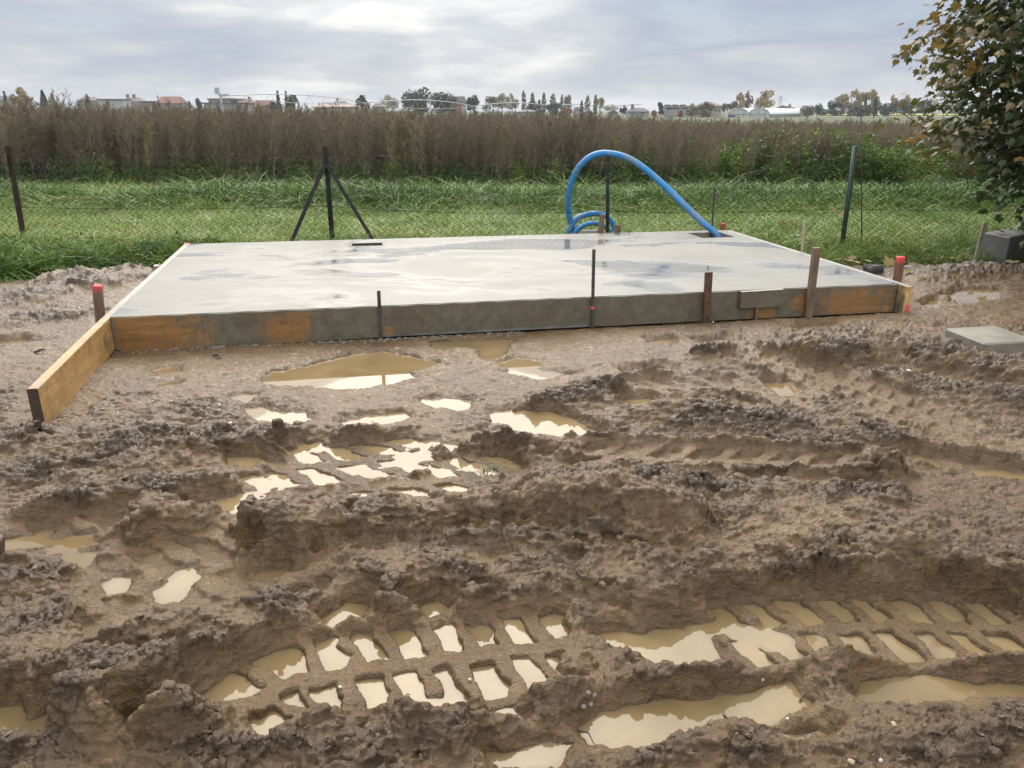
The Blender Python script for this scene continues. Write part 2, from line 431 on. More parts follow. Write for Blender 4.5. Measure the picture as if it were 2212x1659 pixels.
# ridges: centre line, half width, height, front steepness, crumbliness
RIDGES = [
    ([(240,1128),(520,1124),(780,1112),(1000,1092),(1200,1092),(1420,1112)], .18, .175, .25, .6),
    ([(1300,1125),(1500,1130),(1750,1150),(2000,1165),(2300,1195)], .36, .12, .5, .45),
    ([(1380,1268),(1600,1258),(1900,1272),(2300,1296)], .17, .065, .45, .7),
    ([(930,962),(1100,948),(1300,958),(1600,982),(1900,1008)], .13, .13, .35, .8),
    ([(1180,862),(1300,836),(1420,824),(1540,842)], .16, .10, .6, .9),
    ([(1300,905),(1420,885),(1520,870)], .15, .08, .6, .4),
    ([(1480,900),(1700,905),(1900,935)], .2, .09, .6, .95),
    ([(1780,745),(1950,742),(2100,772),(2300,808)], .26, .22, .5, .9),
    ([(1950,820),(2100,850),(2300,870)], .2, .1, .6, .8),
    ([(-60,962),(150,955),(350,948),(590,945)], .2, .10, .6, 1.0),
    ([(-60,1015),(150,1010),(320,1000)], .2, .09, .6, .9),
    ([(120,1085),(330,1060),(560,1040)], .14, .07, .7, .9),
    ([(40,1445),(200,1470),(310,1480),(395,1530)], .15, .15, .7, 1.0),
    ([(200,1545),(300,1550),(380,1560)], .09, .08, .6, .8),
    ([(-60,1385),(200,1335),(440,1365)], .16, .07, .7, .8),
    ([(-60,1255),(120,1235),(260,1215)], .14, .09, .6, .7),
    ([(560,1392),(700,1358),(900,1347),(1150,1340)], .06, .07, .5, .45),
    ([(820,1230),(1000,1210),(1200,1225),(1400,1250)], .2, .05, .6, .5),
    ([(1000,1180),(1150,1190),(1330,1195)], .06, .04, .5, .6),
    ([(600,1310),(800,1280),(1000,1270)], .14, .05, .6, .7),
    ([(380,1640),(650,1590),(900,1620)], .12, .06, .7, .9),
    ([(890,1572),(1000,1592),(1130,1582)], .08, .06, .5, .7),
    ([(880,1520),(1000,1505),(1180,1500)], .05, .05, .6, .6),
    ([(1270,1500),(1400,1482),(1530,1468)], .09, .05, .7, .7),
    ([(1540,1442),(1700,1455),(1860,1448)], .08, .07, .6, .7),
    ([(1860,1432),(2000,1425),(2300,1440)], .07, .05, .7, .4),
    ([(1400,1632),(1480,1622),(1560,1612)], .06, .05, .6, .8),
    ([(1640,1625),(1750,1605),(1950,1592),(2300,1592)], .13, .06, .6, .9),
    ([(1530,758),(1600,752)], .13, .11, .7, .9),
    ([(-60,640),(80,632),(180,606),(290,592)], .3, .14, .7, .9),
    ([(130,600),(230,585),(290,580)], .2, .12, .7, .7),
    ([(60,690),(180,678),(210,670)], .2, .06, .7, .8),
    ([(1700,985),(1900,1000),(2000,975)], .1, .07, .6, .8),
    ([(1100,1050),(1300,1045),(1600,1070),(1900,1080)], .12, .06, .7, 1.0),
    ([(1750,1205),(1900,1215),(2000,1220)], .06, .05, .5, .6),
    ([(2010,590),(2130,570),(2260,575)], .3, .1, .8, .8),
    ([(1990,560),(2110,570),(2260,590)], .2, .06, .8, .8),
    ([(700,940),(800,938),(880,945)], .1, .05, .7, .9),
]
# areas that are crumbly (+) or trodden smooth (-): polygon, amount
ZONES = [
    ([(240,740),(700,745),(1200,700),(1500,690),(1480,780),(1150,850),(1000,870),(700,850),(400,860),(250,820)], -1.0),
    ([(700,850),(1000,860),(900,940),(600,920)], -.5),
    ([(-80,700),(200,690),(240,800),(60,830),(-80,850)], -.6),
    ([(30,925),(120,935),(270,800),(240,760)], -.7),
    ([(1950,570),(2300,580),(2300,690),(1980,700)], -.5),
    ([(1200,1140),(2300,1220),(2300,1260),(1400,1250),(1100,1230)], -.2),
    ([(200,1270),(560,1200),(760,1230),(600,1330),(300,1380)], -.45),
    ([(-80,880),(200,900),(520,900),(600,960),(300,1000),(-80,1010)], .12),
    ([(1150,820),(1550,810),(1900,900),(1900,1000),(1300,960),(1150,900)], .2),
    ([(-80,1320),(420,1320),(560,1400),(420,1640),(-80,1680)], .45),
    ([(1500,720),(2300,720),(2300,900),(1750,830)], .15),
    ([(400,1580),(1200,1560),(1250,1680),(400,1680)], .25),
    ([(1250,1600),(2300,1540),(2300,1680),(1250,1680)], -.1),
]
_PG = [(G(p), d, e) for p, d, e in PUDDLES]
_TG = [(G(p), *r) for p, *r in TRACKS]
_RG = [(G(p, .03 + .5 * r[1]), r[0], r[1] * .76, .60 + .40 * r[2], r[3] * .85) for p, *r in RIDGES]
_POOLS = G([(500,880),(700,850),(1000,860),(1320,880),(1300,940),(1150,1010),(1150,1080),(700,1110),(380,1110),(420,1010),(600,960)])
_APRON = G([(250,775),(700,755),(1150,720),(1250,760),(1180,830),(960,850),(700,860),(500,850),(320,830)])
_ZG = [(G(p), a) for p, a in ZONES]
ZS = 0.265                                   # top of the slab
SLAB = [gp(236, 686, ZS), gp(1941, 613, ZS), gp(1567, 497, ZS), gp(409, 527, ZS)]   # outer edge of the formwork

def terrain(x, y):
    """height, crumbliness of the mud"""
    x = np.asarray(x, np.float64); y = np.asarray(y, np.float64)
    wx = x + .05 * fbm(x * 2.6, y * 2.6, 3, 11) + .015 * fbm(x * 11, y * 11, 2, 12)
    wy = y + .05 * fbm(x * 2.6 + 40, y * 2.6, 3, 13) + .015 * fbm(x * 11 + 9, y * 11, 2, 14)
    low = sstep(.3, -.2, poly_sd(x, y, _POOLS))
    low2 = sstep(.35, -.15, poly_sd(x, y, _APRON))
    h = .045 - .022 * low - .026 * low2 * (1 - low) - .118 * sstep(6.9, 9.0, y) + .016 * fbm(x * .9, y * .9, 3, 21) + .010 * fbm(x * 3.5, y * 3.5, 3, 22)
    rough = np.full(x.shape, .30) + .35 * fbm(x * 1.3, y * 1.6, 3, 23)
    for P, a in _ZG:
        lo, hi = P.min(0) - .4, P.max(0) + .4
        m = (x > lo[0]) & (x < hi[0]) & (y > lo[1]) & (y < hi[1])
        if m.any(): rough[m] += a * sstep(.18, -.12, poly_sd(wx[m], wy[m], P))
    rough = np.clip(rough, .06, 1)
    keep = np.ones(x.shape)                  # how much of the crumbs survives (trampled by tyres, under water)
    eps = fbm(x * 9, y * 9, 3, 31)
    lipy = np.zeros(x.shape)
    for P, hw, amp, fs, cr in _RG:
        lo, hi = P.min(0) - 3 * hw, P.max(0) + 3 * hw
        m = (x > lo[0]) & (x < hi[0]) & (y > lo[1]) & (y < hi[1])
        if not m.any(): continue
        s, t, d, tot = poly_st(wx[m], wy[m], P)
        w = np.where(t < 0, hw * fs, hw) * (1 + .35 * eps[m])
        pr = np.exp(-(np.abs(d) / np.maximum(w, .01)) ** 2.6)
        a = amp * (.85 + .7 * fbm(s * 2.3 + P[0][0], s * 0 + P[0][1], 2, 51) + .25 * eps[m])
        h[m] += np.maximum(a, 0) * pr
        keep[m] = np.maximum(keep[m], pr * .9)
        rough[m] = np.maximum(rough[m] * (1 - .6 * pr), pr * cr)
        lipy[m] = np.maximum(lipy[m], pr * amp * np.clip(1.2 - cr * .6, 0, 1))
    for P, wid, pit, sl, cd, fl, rib, stag in _TG:
        lo, hi = P.min(0) - .6, P.max(0) + .6
        m = (x > lo[0]) & (x < hi[0]) & (y > lo[1]) & (y < hi[1])
        if not m.any(): continue
        wig = .018 * fbm(x[m] * 6, y[m] * 6, 2, 41)
        s, t, d, tot = poly_st(x[m] + .012 * eps[m], y[m] + .4 * wig + .008 * eps[m], P)
        t2 = t / (wid / 2)
        ends = sstep(0.0, .14, s + .10 * eps[m]) * sstep(tot, tot - .14, s + .10 * eps[m])
        inn = sstep(1.26, .92, np.abs(t2 + .1 * eps[m] + .16 * fbm(s * 1.6 + P[0][0], s * 0 + P[0][1], 2, 44))) * ends
        row = np.where(t2 > 0, 0.0, stag)
        ph = (s + wig * 1.2 - sl * np.abs(t) * np.where(t > 0, -1, 1) * 1.0) / pit + row
        idn = np.floor(ph)
        vary = np.sin(idn * 12.9898 + np.where(t2 > 0, 1.0, 4.0)) * 43758.5453; vary = vary - np.floor(vary)
        fr = np.abs(ph - idn - .5)
        cell = sstep(.34, .21, fr + .15 * eps[m]) * sstep(rib * .7, rib * 1.35, np.abs(t2) + .16 * eps[m]) * sstep(1.02, .82, np.abs(t2) + .12 * eps[m])
        floor_h = fl + .012 * fbm(x[m] * 5, y[m] * 5, 2, 43) + .006 * eps[m]
        hh = floor_h - cell * cd * (.50 + .75 * vary)
        h[m] = h[m] * (1 - inn) + hh * inn
        keep[m] *= 1 - .80 * inn
        rough[m] *= 1 - .5 * inn
        lip = np.exp(-((np.abs(t2) - 1.22) / .13) ** 2) * ends
        h[m] += .035 * lip * (.6 + .9 * eps[m]); rough[m] = np.maximum(rough[m], .5 * lip)
    for P, dep, en in _PG:
        lo, hi = P.min(0) - .3, P.max(0) + .3
        m = (x > lo[0]) & (x < hi[0]) & (y > lo[1]) & (y < hi[1])
        if not m.any(): continue
        sd = poly_sd(wx[m] * .5 + x[m] * .5, wy[m] * .5 + y[m] * .5, P) + en * 1.1 * eps[m]
        k = sstep(.075, -.03, sd)
        lipy[m] *= 1 - k
        h[m] = h[m] * (1 - k) + (-dep) * k
        keep[m] *= 1 - .88 * k
        rough[m] *= 1 - .75 * k
    # crumbs and clods
    c1, r1 = cellular(wx * 9, wy * 11, 61)
    c2, r2 = cellular(wx * 24 + eps * .5, wy * 30, 62)
    c3, r3 = cellular(x * 58 + eps, y * 70, 63)
    bl = billow(wx * 4.5, wy * 6.5, 4, 64)
    # torn flakes: little ledges with sharp edges
    f1 = fbm(wx * 4.0, wy * 7.5, 4, 68); f2 = fbm(wx * 9, wy * 17, 4, 69); f3 = fbm(x * 22, y * 40, 3, 70)
    ledge = .022 * sstep(-.05, .05, f1 + .12) + .014 * sstep(-.06, .06, f2) + .012 * sstep(-.06, .06, f2 - .25) + .007 * sstep(-.09, .09, f3)
    def terr(v, st, sharp):
        k = v / st; f = np.floor(k); return (f + sstep(.5 - sharp, .5 + sharp, k - f)) * st
    A = .050 * fbm(wx * 4.2, wy * 7.0, 5, 90, .55) + .014 * np.clip(1 - 1.5 * c1 * c1, 0, 1) * sstep(.25, 1.0, r1) + .006 * np.clip(1 - 1.5 * c2 * c2, 0, 1) * r2 + .008 * bl
    st_ = .015 + .006 * fbm(x * 2.2, y * 2.2, 2, 91)
    clus = sstep(-.28, .22, fbm(wx * 3.1, wy * 4.2, 3, 92)) * .85 + .15          # clods lie in clusters, smeared clay between them
    crumb = .45 * A + .75 * terr(A + .004 * f3, st_, .20) + .006 * np.clip(1 - 1.4 * c3 * c3, 0, 1) * r3 + .6 * ledge + .012
    smear = .0055 * fbm(x * 3.5 + eps * .3, y * 30, 3, 93) + .004 * fbm(x * 8, y * 75, 2, 94)
    rough = rough * (.30 + .70 * clus)
    soft = .009 * fbm(x * 7, y * 10, 4, 65) + .0045 * fbm(x * 32, y * 48, 3, 66) + .008 * billow(x * 14, y * 24, 3, 67) * (.4 + rough) + .25 * (ledge - .02) * (.35 + rough)
    soft = soft + smear * (.4 + .6 * keep)
    h += (rough ** 1.15 * (crumb - .034) * keep * .80 + soft * (.30 + .70 * keep))
    # prints of boots
    return h, np.clip(rough * keep, 0, 1), lipy

# ------------------------------------------------------------------ the mud sheet: finer towards the near edge
NX, NY = 1240, 800
q = np.linspace(0, 1, NY)
yr = 1.0 / (1 / .98 + (1 / 9.35 - 1 / .98) * q ** 1.0) * .62 + (.98 + (9.35 - .98) * q) * .38
u = np.linspace(-1, 1, NX)
Y = np.repeat(yr[:, None], NX, 1)
X = u[None, :] * (.80 * Y + .95)
H, ROUGH, LIP = terrain(X.ravel(), Y.ravel())
xf, yf = X.ravel(), Y.ravel()
amp = .004 + .016 * ROUGH
nx_ = fbm(xf * 13, yf * 15, 3, 71); ny_ = fbm(xf * 13 + 50, yf * 15, 3, 72)
vx = xf + amp * nx_
vy = yf + amp * ny_ - .35 * LIP * np.clip(H / .12, 0, 1.3)
# keep the mud out of the slab
d_sl = poly_sd(xf, yf, np.array([p[:2] for p in SLAB]))
H = np.where(d_sl < 0, np.minimum(H, -.02 + .0 * H), H)
near = sstep(.16, .0, d_sl)
H = np.where(d_sl >= 0, H * (1 - near) + np.minimum(H, .022 + .010 * fbm(xf * 5, yf * 5, 3, 75)) * near, H)
_dummy = 0
edge = sstep(9.05, 9.35, yf); H = H * (1 - edge) - .16 * edge
V = np.stack([vx, vy, H], 1).astype(np.float32)
# relief pushed out along the surface itself, so that steep faces crumble and overhang too
V3 = V.reshape(NY, NX, 3)
Nn = np.cross(np.gradient(V3, axis=1), np.gradient(V3, axis=0)).reshape(-1, 3); Nn /= np.linalg.norm(Nn, axis=1, keepdims=True) + 1e-12
vx, vy, vz = V.T
wob = perlin3(vx * 5, vy * 5, vz * 5, 200) * 1.1
b1 = np.abs(perlin3(vx * 8 + wob, vy * 12 + wob, vz * 22, 201)); b2 = np.abs(perlin3(vx * 20 + wob, vy * 34 + wob, vz * 60, 202))
b3 = np.abs(perlin3(vx * 50 + b2, vy * 86 + b1, vz * 130, 203)); b4 = perlin3(vx * 120, vy * 165, vz * 190, 204)
lam = sstep(-.08, .10, perlin3(vx * 9, vy * 16, vz * 48, 205)) * .009 + sstep(-.10, .10, perlin3(vx * 24, vy * 36, vz * 90, 206)) * .006
a_ = np.clip(.20 + .95 * ROUGH, 0, 1) * sstep(-.012, .012, H)
disp = a_ * (.016 * (b1 - .2) + .015 * (.22 - b2) + .009 * (.2 - b3) + .004 * b4 + 1.5 * lam - .008)
disp *= sstep(.0, .10, np.abs(d_sl)) * (d_sl > 0)
crev = np.clip(1 - (b1 * 1.2 + b2 + b3 * .6) * 1.5, 0, 1)
V = V + Nn * disp[:, None]
i0 = (np.arange(NY - 1)[:, None] * NX + np.arange(NX - 1)[None, :]).ravel()
F = np.stack([i0, i0 + 1, i0 + NX + 1, i0 + NX], 1)

mud_m, t, b = new_mat('wet_mud')
P_ = gpos(t)
at_ = t.nodes.new('ShaderNodeAttribute'); at_.attribute_name = 'clod'
sx = t.nodes.new('ShaderNodeSeparateXYZ'); L(t, P_, sx.inputs[0])
n1 = noise(t, P_, 1.3, 5, .6); n2 = noise(t, mapping(t, P_, (9, 14, 9)), 1.0, 5, .65); n3 = noise(t, P_, 95, 3, .6)
base = ramp(t, n1, [(.32, (.105, .060, .022)), (.5, (.142, .085, .034)), (.66, (.185, .120, .055))])
base = mixc(t, ramp(t, n2, [(.42, 0.0), (.7, .55)]), base, (.070, .042, .020))
base = mixc(t, ramp(t, at_.outputs['Fac'], [(.15, 0.0), (.55, .88)]), base, (.060, .036, .016))
base = mixc(t, ramp(t, noise(t, P_, 3.1, 3, .5), [(.60, 0.0), (.72, .4)]), base, (.190, .118, .050))
base = mixc(t, ramp(t, n3, [(.62, 0.0), (.74, .25)]), base, (.17, .125, .082))
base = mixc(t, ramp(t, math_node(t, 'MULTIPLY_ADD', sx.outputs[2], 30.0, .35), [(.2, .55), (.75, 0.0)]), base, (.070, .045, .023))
L(t, base, b.inputs['Base Color'])
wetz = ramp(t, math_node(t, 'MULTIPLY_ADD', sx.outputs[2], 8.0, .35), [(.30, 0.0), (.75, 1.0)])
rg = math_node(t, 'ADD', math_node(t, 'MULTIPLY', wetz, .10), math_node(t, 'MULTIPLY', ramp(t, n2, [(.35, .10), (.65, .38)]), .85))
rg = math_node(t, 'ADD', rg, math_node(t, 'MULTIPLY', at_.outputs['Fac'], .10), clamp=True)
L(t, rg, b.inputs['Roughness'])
b.inputs['Specular IOR Level'].default_value = .5
hb = math_node(t, 'ADD', noise(t, mapping(t, P_, (40, 62, 50)), 1.0, 6, .68), math_node(t, 'MULTIPLY', noise(t, P_, 190, 4, .6), .2))
hb = math_node(t, 'ADD', hb, math_node(t, 'MULTIPLY', noise(t, mapping(t, P_, (16, 28, 30)), 1.0, 5, .62, .6), 1.3))
bump(t, b, hb, .62, .022)

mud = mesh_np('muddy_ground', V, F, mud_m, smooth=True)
mud.data.attributes.new('clod', 'FLOAT', 'POINT').data.foreach_set('value', ROUGH.astype(np.float32))
tag(mud, 'churned wet brown mud with tyre ruts covering the building plot', 'mud', kind='structure')
def ground_z(x, y):
    return float(terrain(np.array([x]), np.array([y]))[0][0])

# ------------------------------------------------------------------ puddle water lies level in every hollow
wat_m, t, b = new_mat('muddy_water')
P_ = gpos(t)
wc = ramp(t, noise(t, P_, 2.2, 4, .6, .4), [(.35, (.165, .112, .050)), (.65, (.235, .170, .085))])
dp = t.nodes.new('ShaderNodeAttribute'); dp.attribute_name = 'depth'
wc = mixc(t, ramp(t, math_node(t, 'ADD', math_node(t, 'MULTIPLY', dp.outputs['Fac'], 55.0), math_node(t, 'MULTIPLY', noise(t, P_, 18, 4, .6), .5)), [(.25, 0.0), (.95, 1.0)]), (.155, .105, .055), wc)
L(t, wc, b.inputs['Base Color']); b.inputs['Roughness'].default_value = .02
b.inputs['IOR'].default_value = 1.33; b.inputs['Specular IOR Level'].default_value = .5
bump(t, b, noise(t, P_, 14, 2, .5), .02, .004)
CS = .022
gx = np.arange(-6.8, 6.8, CS); gy = np.arange(1.0, 7.25, CS)
GX, GY = np.meshgrid(gx, gy)
GH, _, _ = terrain(GX.ravel(), GY.ravel()); GH = GH.reshape(GX.shape)
din = poly_sd(GX.ravel(), GY.ravel(), np.array([p[:2] for p in SLAB])).reshape(GX.shape)
mask = (GH < .006) & (din > -.03) & (np.abs(GX) < .80 * GY + .9)
dil = mask.copy()
for ox, oy in ((1, 0), (-1, 0), (0, 1), (0, -1), (1, 1), (-1, -1), (1, -1), (-1, 1)):
    dil |= np.roll(np.roll(mask, ox, 1), oy, 0)
lab = np.zeros(dil.shape, np.int32); comps = []
hh_, ww_ = dil.shape
for j, i in zip(*np.nonzero(dil)):
    if lab[j, i]: continue
    k = len(comps) + 1; st = [(j, i)]; lab[j, i] = k; cells = []
    while st:
        a, c = st.pop(); cells.append((a, c))
        for aa, cc in ((a + 1, c), (a - 1, c), (a, c + 1), (a, c - 1)):
            if 0 <= aa < hh_ and 0 <= cc < ww_ and dil[aa, cc] and not lab[aa, cc]:
                lab[aa, cc] = k; st.append((aa, cc))
    comps.append(cells)
comps.sort(key=len, reverse=True)
def water_mesh(name, cells):
    a = np.array(cells); x0, y0 = gx[a[:, 1]] - CS / 2, gy[a[:, 0]] - CS / 2
    idx = {}; vs = []; fs = []
    for (j, i) in cells:
        f = []
        for dj, di in ((0, 0), (0, 1), (1, 1), (1, 0)):
            k = (j + dj, i + di)
            if k not in idx:
                idx[k] = len(vs); vs.append((gx[0] + (k[1] - .5) * CS, gy[0] + (k[0] - .5) * CS, 0.0))
            f.append(idx[k])
        fs.append(f)
    o = mesh_np(name, vs, fs, wat_m, smooth=True); va = np.array(vs)
    o.data.attributes.new('depth', 'FLOAT', 'POINT').data.foreach_set('value', np.maximum(-terrain(va[:, 0], va[:, 1])[0], 0).astype(np.float32))
    return tag(o, kind='structure')
for k, cells in enumerate(comps[:40]):
    o = water_mesh('puddle', cells)
    tag(o, 'muddy water standing in a hollow of the churned mud', 'puddle', 'puddles in the mud')
if len(comps) > 40:
    o = water_mesh('puddle_water', [c for cc in comps[40:] if len(cc) > 4 for c in cc])
    tag(o, 'muddy water in the many small tyre lug prints', 'water')
print('puddles', len(comps), [len(c) for c in comps[:12]])
# ------------------------------------------------------------------ field ground out to the horizon
fld_m, t, b = new_mat('field_soil')
P_ = gpos(t)
fc = ramp(t, noise(t, P_, .8, 5, .6), [(.35, (.050, .062, .022)), (.65, (.085, .100, .034))])
L(t, fc, b.inputs['Base Color']); b.inputs['Roughness'].default_value = .95
xs_ = [-1800, -900, -250, -80, -30, -14, 0, 14, 30, 80, 250, 900, 1800]
ys_ = [-1500, -600, -100, -20, -2, 6, 9.0, 9.25, 14, 22, 40, 80, 160, 300, 600, 1500, 3000]
v = []; f = []
for yy in ys_:
    for xx in xs_:
        z = -.22 if yy < 9.1 else (-.09 if yy < 15 else -.05)
        v.append((xx, yy, z))
nx = len(xs_)
for j in range(len(ys_) - 1):
    for i in range(nx - 1):
        a = j * nx + i; f.append((a, a + 1, a + nx + 1, a + nx))
tag(mesh_np('field_ground', v, f, fld_m), 'flat green farmland reaching to the horizon', 'field', kind='structure')
crop_m = two_tone('yellow_crop', (.30, .27, .05), (.38, .36, .08), .05, .9, 0)
m = MB()
a0, a1, a2, a3 = gp(1770, 250.6), gp(2500, 250.2), gp(2500, 247.6), gp(1770, 248.0)
for p in (a0, a1, a2, a3): p.z = -.03
m.prism((a0, a1, a2, a3), [p + Vector((0, 0, .35)) for p in (a0, a1, a2, a3)])
tag(m.build('crop_strip', crop_m), 'thin strip of yellow flowering crop below the dark wood', 'crop strip', kind='structure')
road_m = two_tone('field_track', (.42, .40, .36), (.5, .48, .44), .1, .9, 0)
m = MB(); q0, q1, q2, q3 = gp(1420, 251.6), gp(2400, 252.4), gp(2400, 251.9), gp(1420, 251.2)
m.poly([Vector((p.x, p.y, -.02)) for p in (q0, q1, q2, q3)])
tag(m.build('farm_path', road_m), 'pale farm path crossing the green field far off', 'path', kind='structure')

# ------------------------------------------------------------------ the concrete slab
def sl(uu, vv, z):
    """point of the slab: uu along the front (0..1), vv towards the fence (0..1)"""
    a = SLAB[0].lerp(SLAB[1], uu); c = SLAB[3].lerp(SLAB[2], uu); p = a.lerp(c, vv)
    return Vector((p.x, p.y, z))
def sl_uv(dx, dy):
    """slab coordinates of a photograph point on the slab's top"""
    p = gp(dx, dy, ZS); uu, vv = .5, .5
    for _ in range(30):
        q0 = sl(uu, vv, ZS); e = p - q0
        du = sl(uu + .001, vv, ZS) - q0; dv = sl(uu, vv + .001, ZS) - q0
        det = du.x * dv.y - du.y * dv.x
        uu += .001 * (e.x * dv.y - e.y * dv.x) / det; vv += .001 * (du.x * e.y - du.y * e.x) / det
    return uu, vv
IN_U, IN_V = .004 / 6.0, .004 / 3.1
conc_m, t, b = new_mat('wet_concrete')
P_ = gpos(t)
big = noise(t, P_, 1.1, 5, .6); med = noise(t, mapping(t, P_, (2.2, 5.5, 3), rot=(0, 0, .18)), 1.0, 5, .62); fin = noise(t, P_, 90, 4, .6)
cc = ramp(t, big, [(.34, (.148, .143, .122)), (.5, (.178, .172, .148)), (.66, (.21, .203, .176))])
cc = mixc(t, ramp(t, med, [(.50, 0.0), (.66, .55)]), cc, (.23, .218, .184))
cc = mixc(t, ramp(t, noise(t, P_, .7, 3, .5), [(.56, 0.0), (.68, .5)]), cc, (.195, .170, .130))
cc = mixc(t, ramp(t, fin, [(.30, .35), (.55, 0.0)]), cc, (.15, .142, .12))
wet = noise(t, mapping(t, P_, (.8, 1.5, 1), loc=(3.1, .4, 0)), 1.0, 4, .55, .5)
wetm = ramp(t, wet, [(.46, 0.0), (.63, 1.0)])
cc = mixc(t, math_node(t, 'MULTIPLY', wetm, .14), cc, (.115, .108, .088))
L(t, cc, b.inputs['Base Color'])
rr = math_node(t, 'ADD', math_node(t, 'MULTIPLY', math_node(t, 'SUBTRACT', 1.0, wetm), .50), math_node(t, 'MULTIPLY', med, .10), clamp=True)
L(t, math_node(t, 'ADD', rr, -.015, clamp=True), b.inputs['Roughness'])
hgt = math_node(t, 'MULTIPLY', math_node(t, 'ADD', med, math_node(t, 'MULTIPLY', fin, .12)), math_node(t, 'MULTIPLY_ADD', wetm, -.8, 1.0))
bump(t, b, hgt, .35, .010)
b.inputs['IOR'].default_value = 1.4

slab_root = empty('concrete_slab', sl(.5, .5, 0.0), 'freshly poured wet grey concrete slab inside wooden formwork', 'slab')
hatch = [sl_uv(*p) for p in ((1530, 514), (1590, 513), (1562, 502.5), (1505, 503))]
hu0, hu1, hv0, hv1 = hatch[0][0] - .012, hatch[1][0], hatch[0][1], hatch[2][1] + .01
slot = [sl_uv(*p) for p in ((760, 532.5), (827, 531.5), (825, 525), (761, 527))]
su0, su1, sv0, sv1 = slot[0][0], slot[1][0], slot[0][1], slot[2][1]
us = sorted({IN_U, 1 - IN_U, su0, su1, hu0, hu1, *np.linspace(.1, .9, 9).round(4)})
vs_ = sorted({IN_V, 1 - IN_V, sv0, sv1, hv0, hv1, *np.linspace(.1, .9, 7).round(4)})
bm = bmesh.new(); grid = {}
def gv(i, j, z):
    k = (i, j, z)
    if k not in grid: grid[k] = bm.verts.new(sl(us[i], vs_[j], z) - slab_root.location)
    return grid[k]
def inside(i, j):
    mu, mv = (us[i] + us[i + 1]) / 2, (vs_[j] + vs_[j + 1]) / 2
    return (hu0 < mu < hu1 and hv0 < mv < hv1) or (su0 < mu < su1 and sv0 < mv < sv1)
ZT, ZB = ZS + .002, .03
for i in range(len(us) - 1):
    for j in range(len(vs_) - 1):
        if inside(i, j):
            zb = .06
            bm.faces.new([gv(i, j, zb), gv(i + 1, j, zb), gv(i + 1, j + 1, zb), gv(i, j + 1, zb)])
            for (a, c, oi, oj) in (((i, j), (i + 1, j), 0, -1), ((i + 1, j), (i + 1, j + 1), 1, 0), ((i + 1, j + 1), (i, j + 1), 0, 1), ((i, j + 1), (i, j), -1, 0)):
                if not inside(i + oi, j + oj):
                    bm.faces.new([gv(*a, zb), gv(*c, zb), gv(*c, ZT), gv(*a, ZT)][::-1])
        else:
            bm.faces.new([gv(i, j, ZT), gv(i + 1, j, ZT), gv(i + 1, j + 1, ZT), gv(i, j + 1, ZT)])
ni, nj = len(us) - 1, len(vs_) - 1
for i in range(ni):
    bm.faces.new([gv(i, 0, ZB), gv(i + 1, 0, ZB), gv(i + 1, 0, ZT), gv(i, 0, ZT)])
    bm.faces.new([gv(i + 1, nj, ZB), gv(i, nj, ZB), gv(i, nj, ZT), gv(i + 1, nj, ZT)])
for j in range(nj):
    bm.faces.new([gv(0, j + 1, ZB), gv(0, j, ZB), gv(0, j, ZT), gv(0, j + 1, ZT)])
    bm.faces.new([gv(ni, j, ZB), gv(ni, j + 1, ZB), gv(ni, j + 1, ZT), gv(ni, j, ZT)])
bmesh.ops.recalc_face_normals(bm, faces=bm.faces)
me = bpy.data.meshes.new('slab_body'); bm.to_mesh(me); bm.free(); me.materials.append(conc_m)
link('slab_body', me, slab_root)
# rough lip of cement that ran over the boards, slot frame
cem_m = two_tone('cement_splash', (.19, .175, .145), (.33, .315, .275), 9, .4, .8, 60, dist=.01)
dark_m = two_tone('dark_plastic', (.03, .03, .032), (.055, .055, .055), 20, .5, .1)
m = MB()
for (ua, va, ub, vb) in ((su0 - .004, sv1, su1 + .004, sv1), (su0 - .004, sv0, su1 + .004, sv0)):
    m.bar(sl(ua, va, ZS - .02), sl(ub, vb, ZS - .02), .05, .012, side=Vector((0, 0, 1)))
m.bar(sl(su0, sv0, ZS - .02), sl(su0, sv1, ZS - .02), .05, .012, side=Vector((0, 0, 1)))
m.build('slot_frame', dark_m, slab_root)

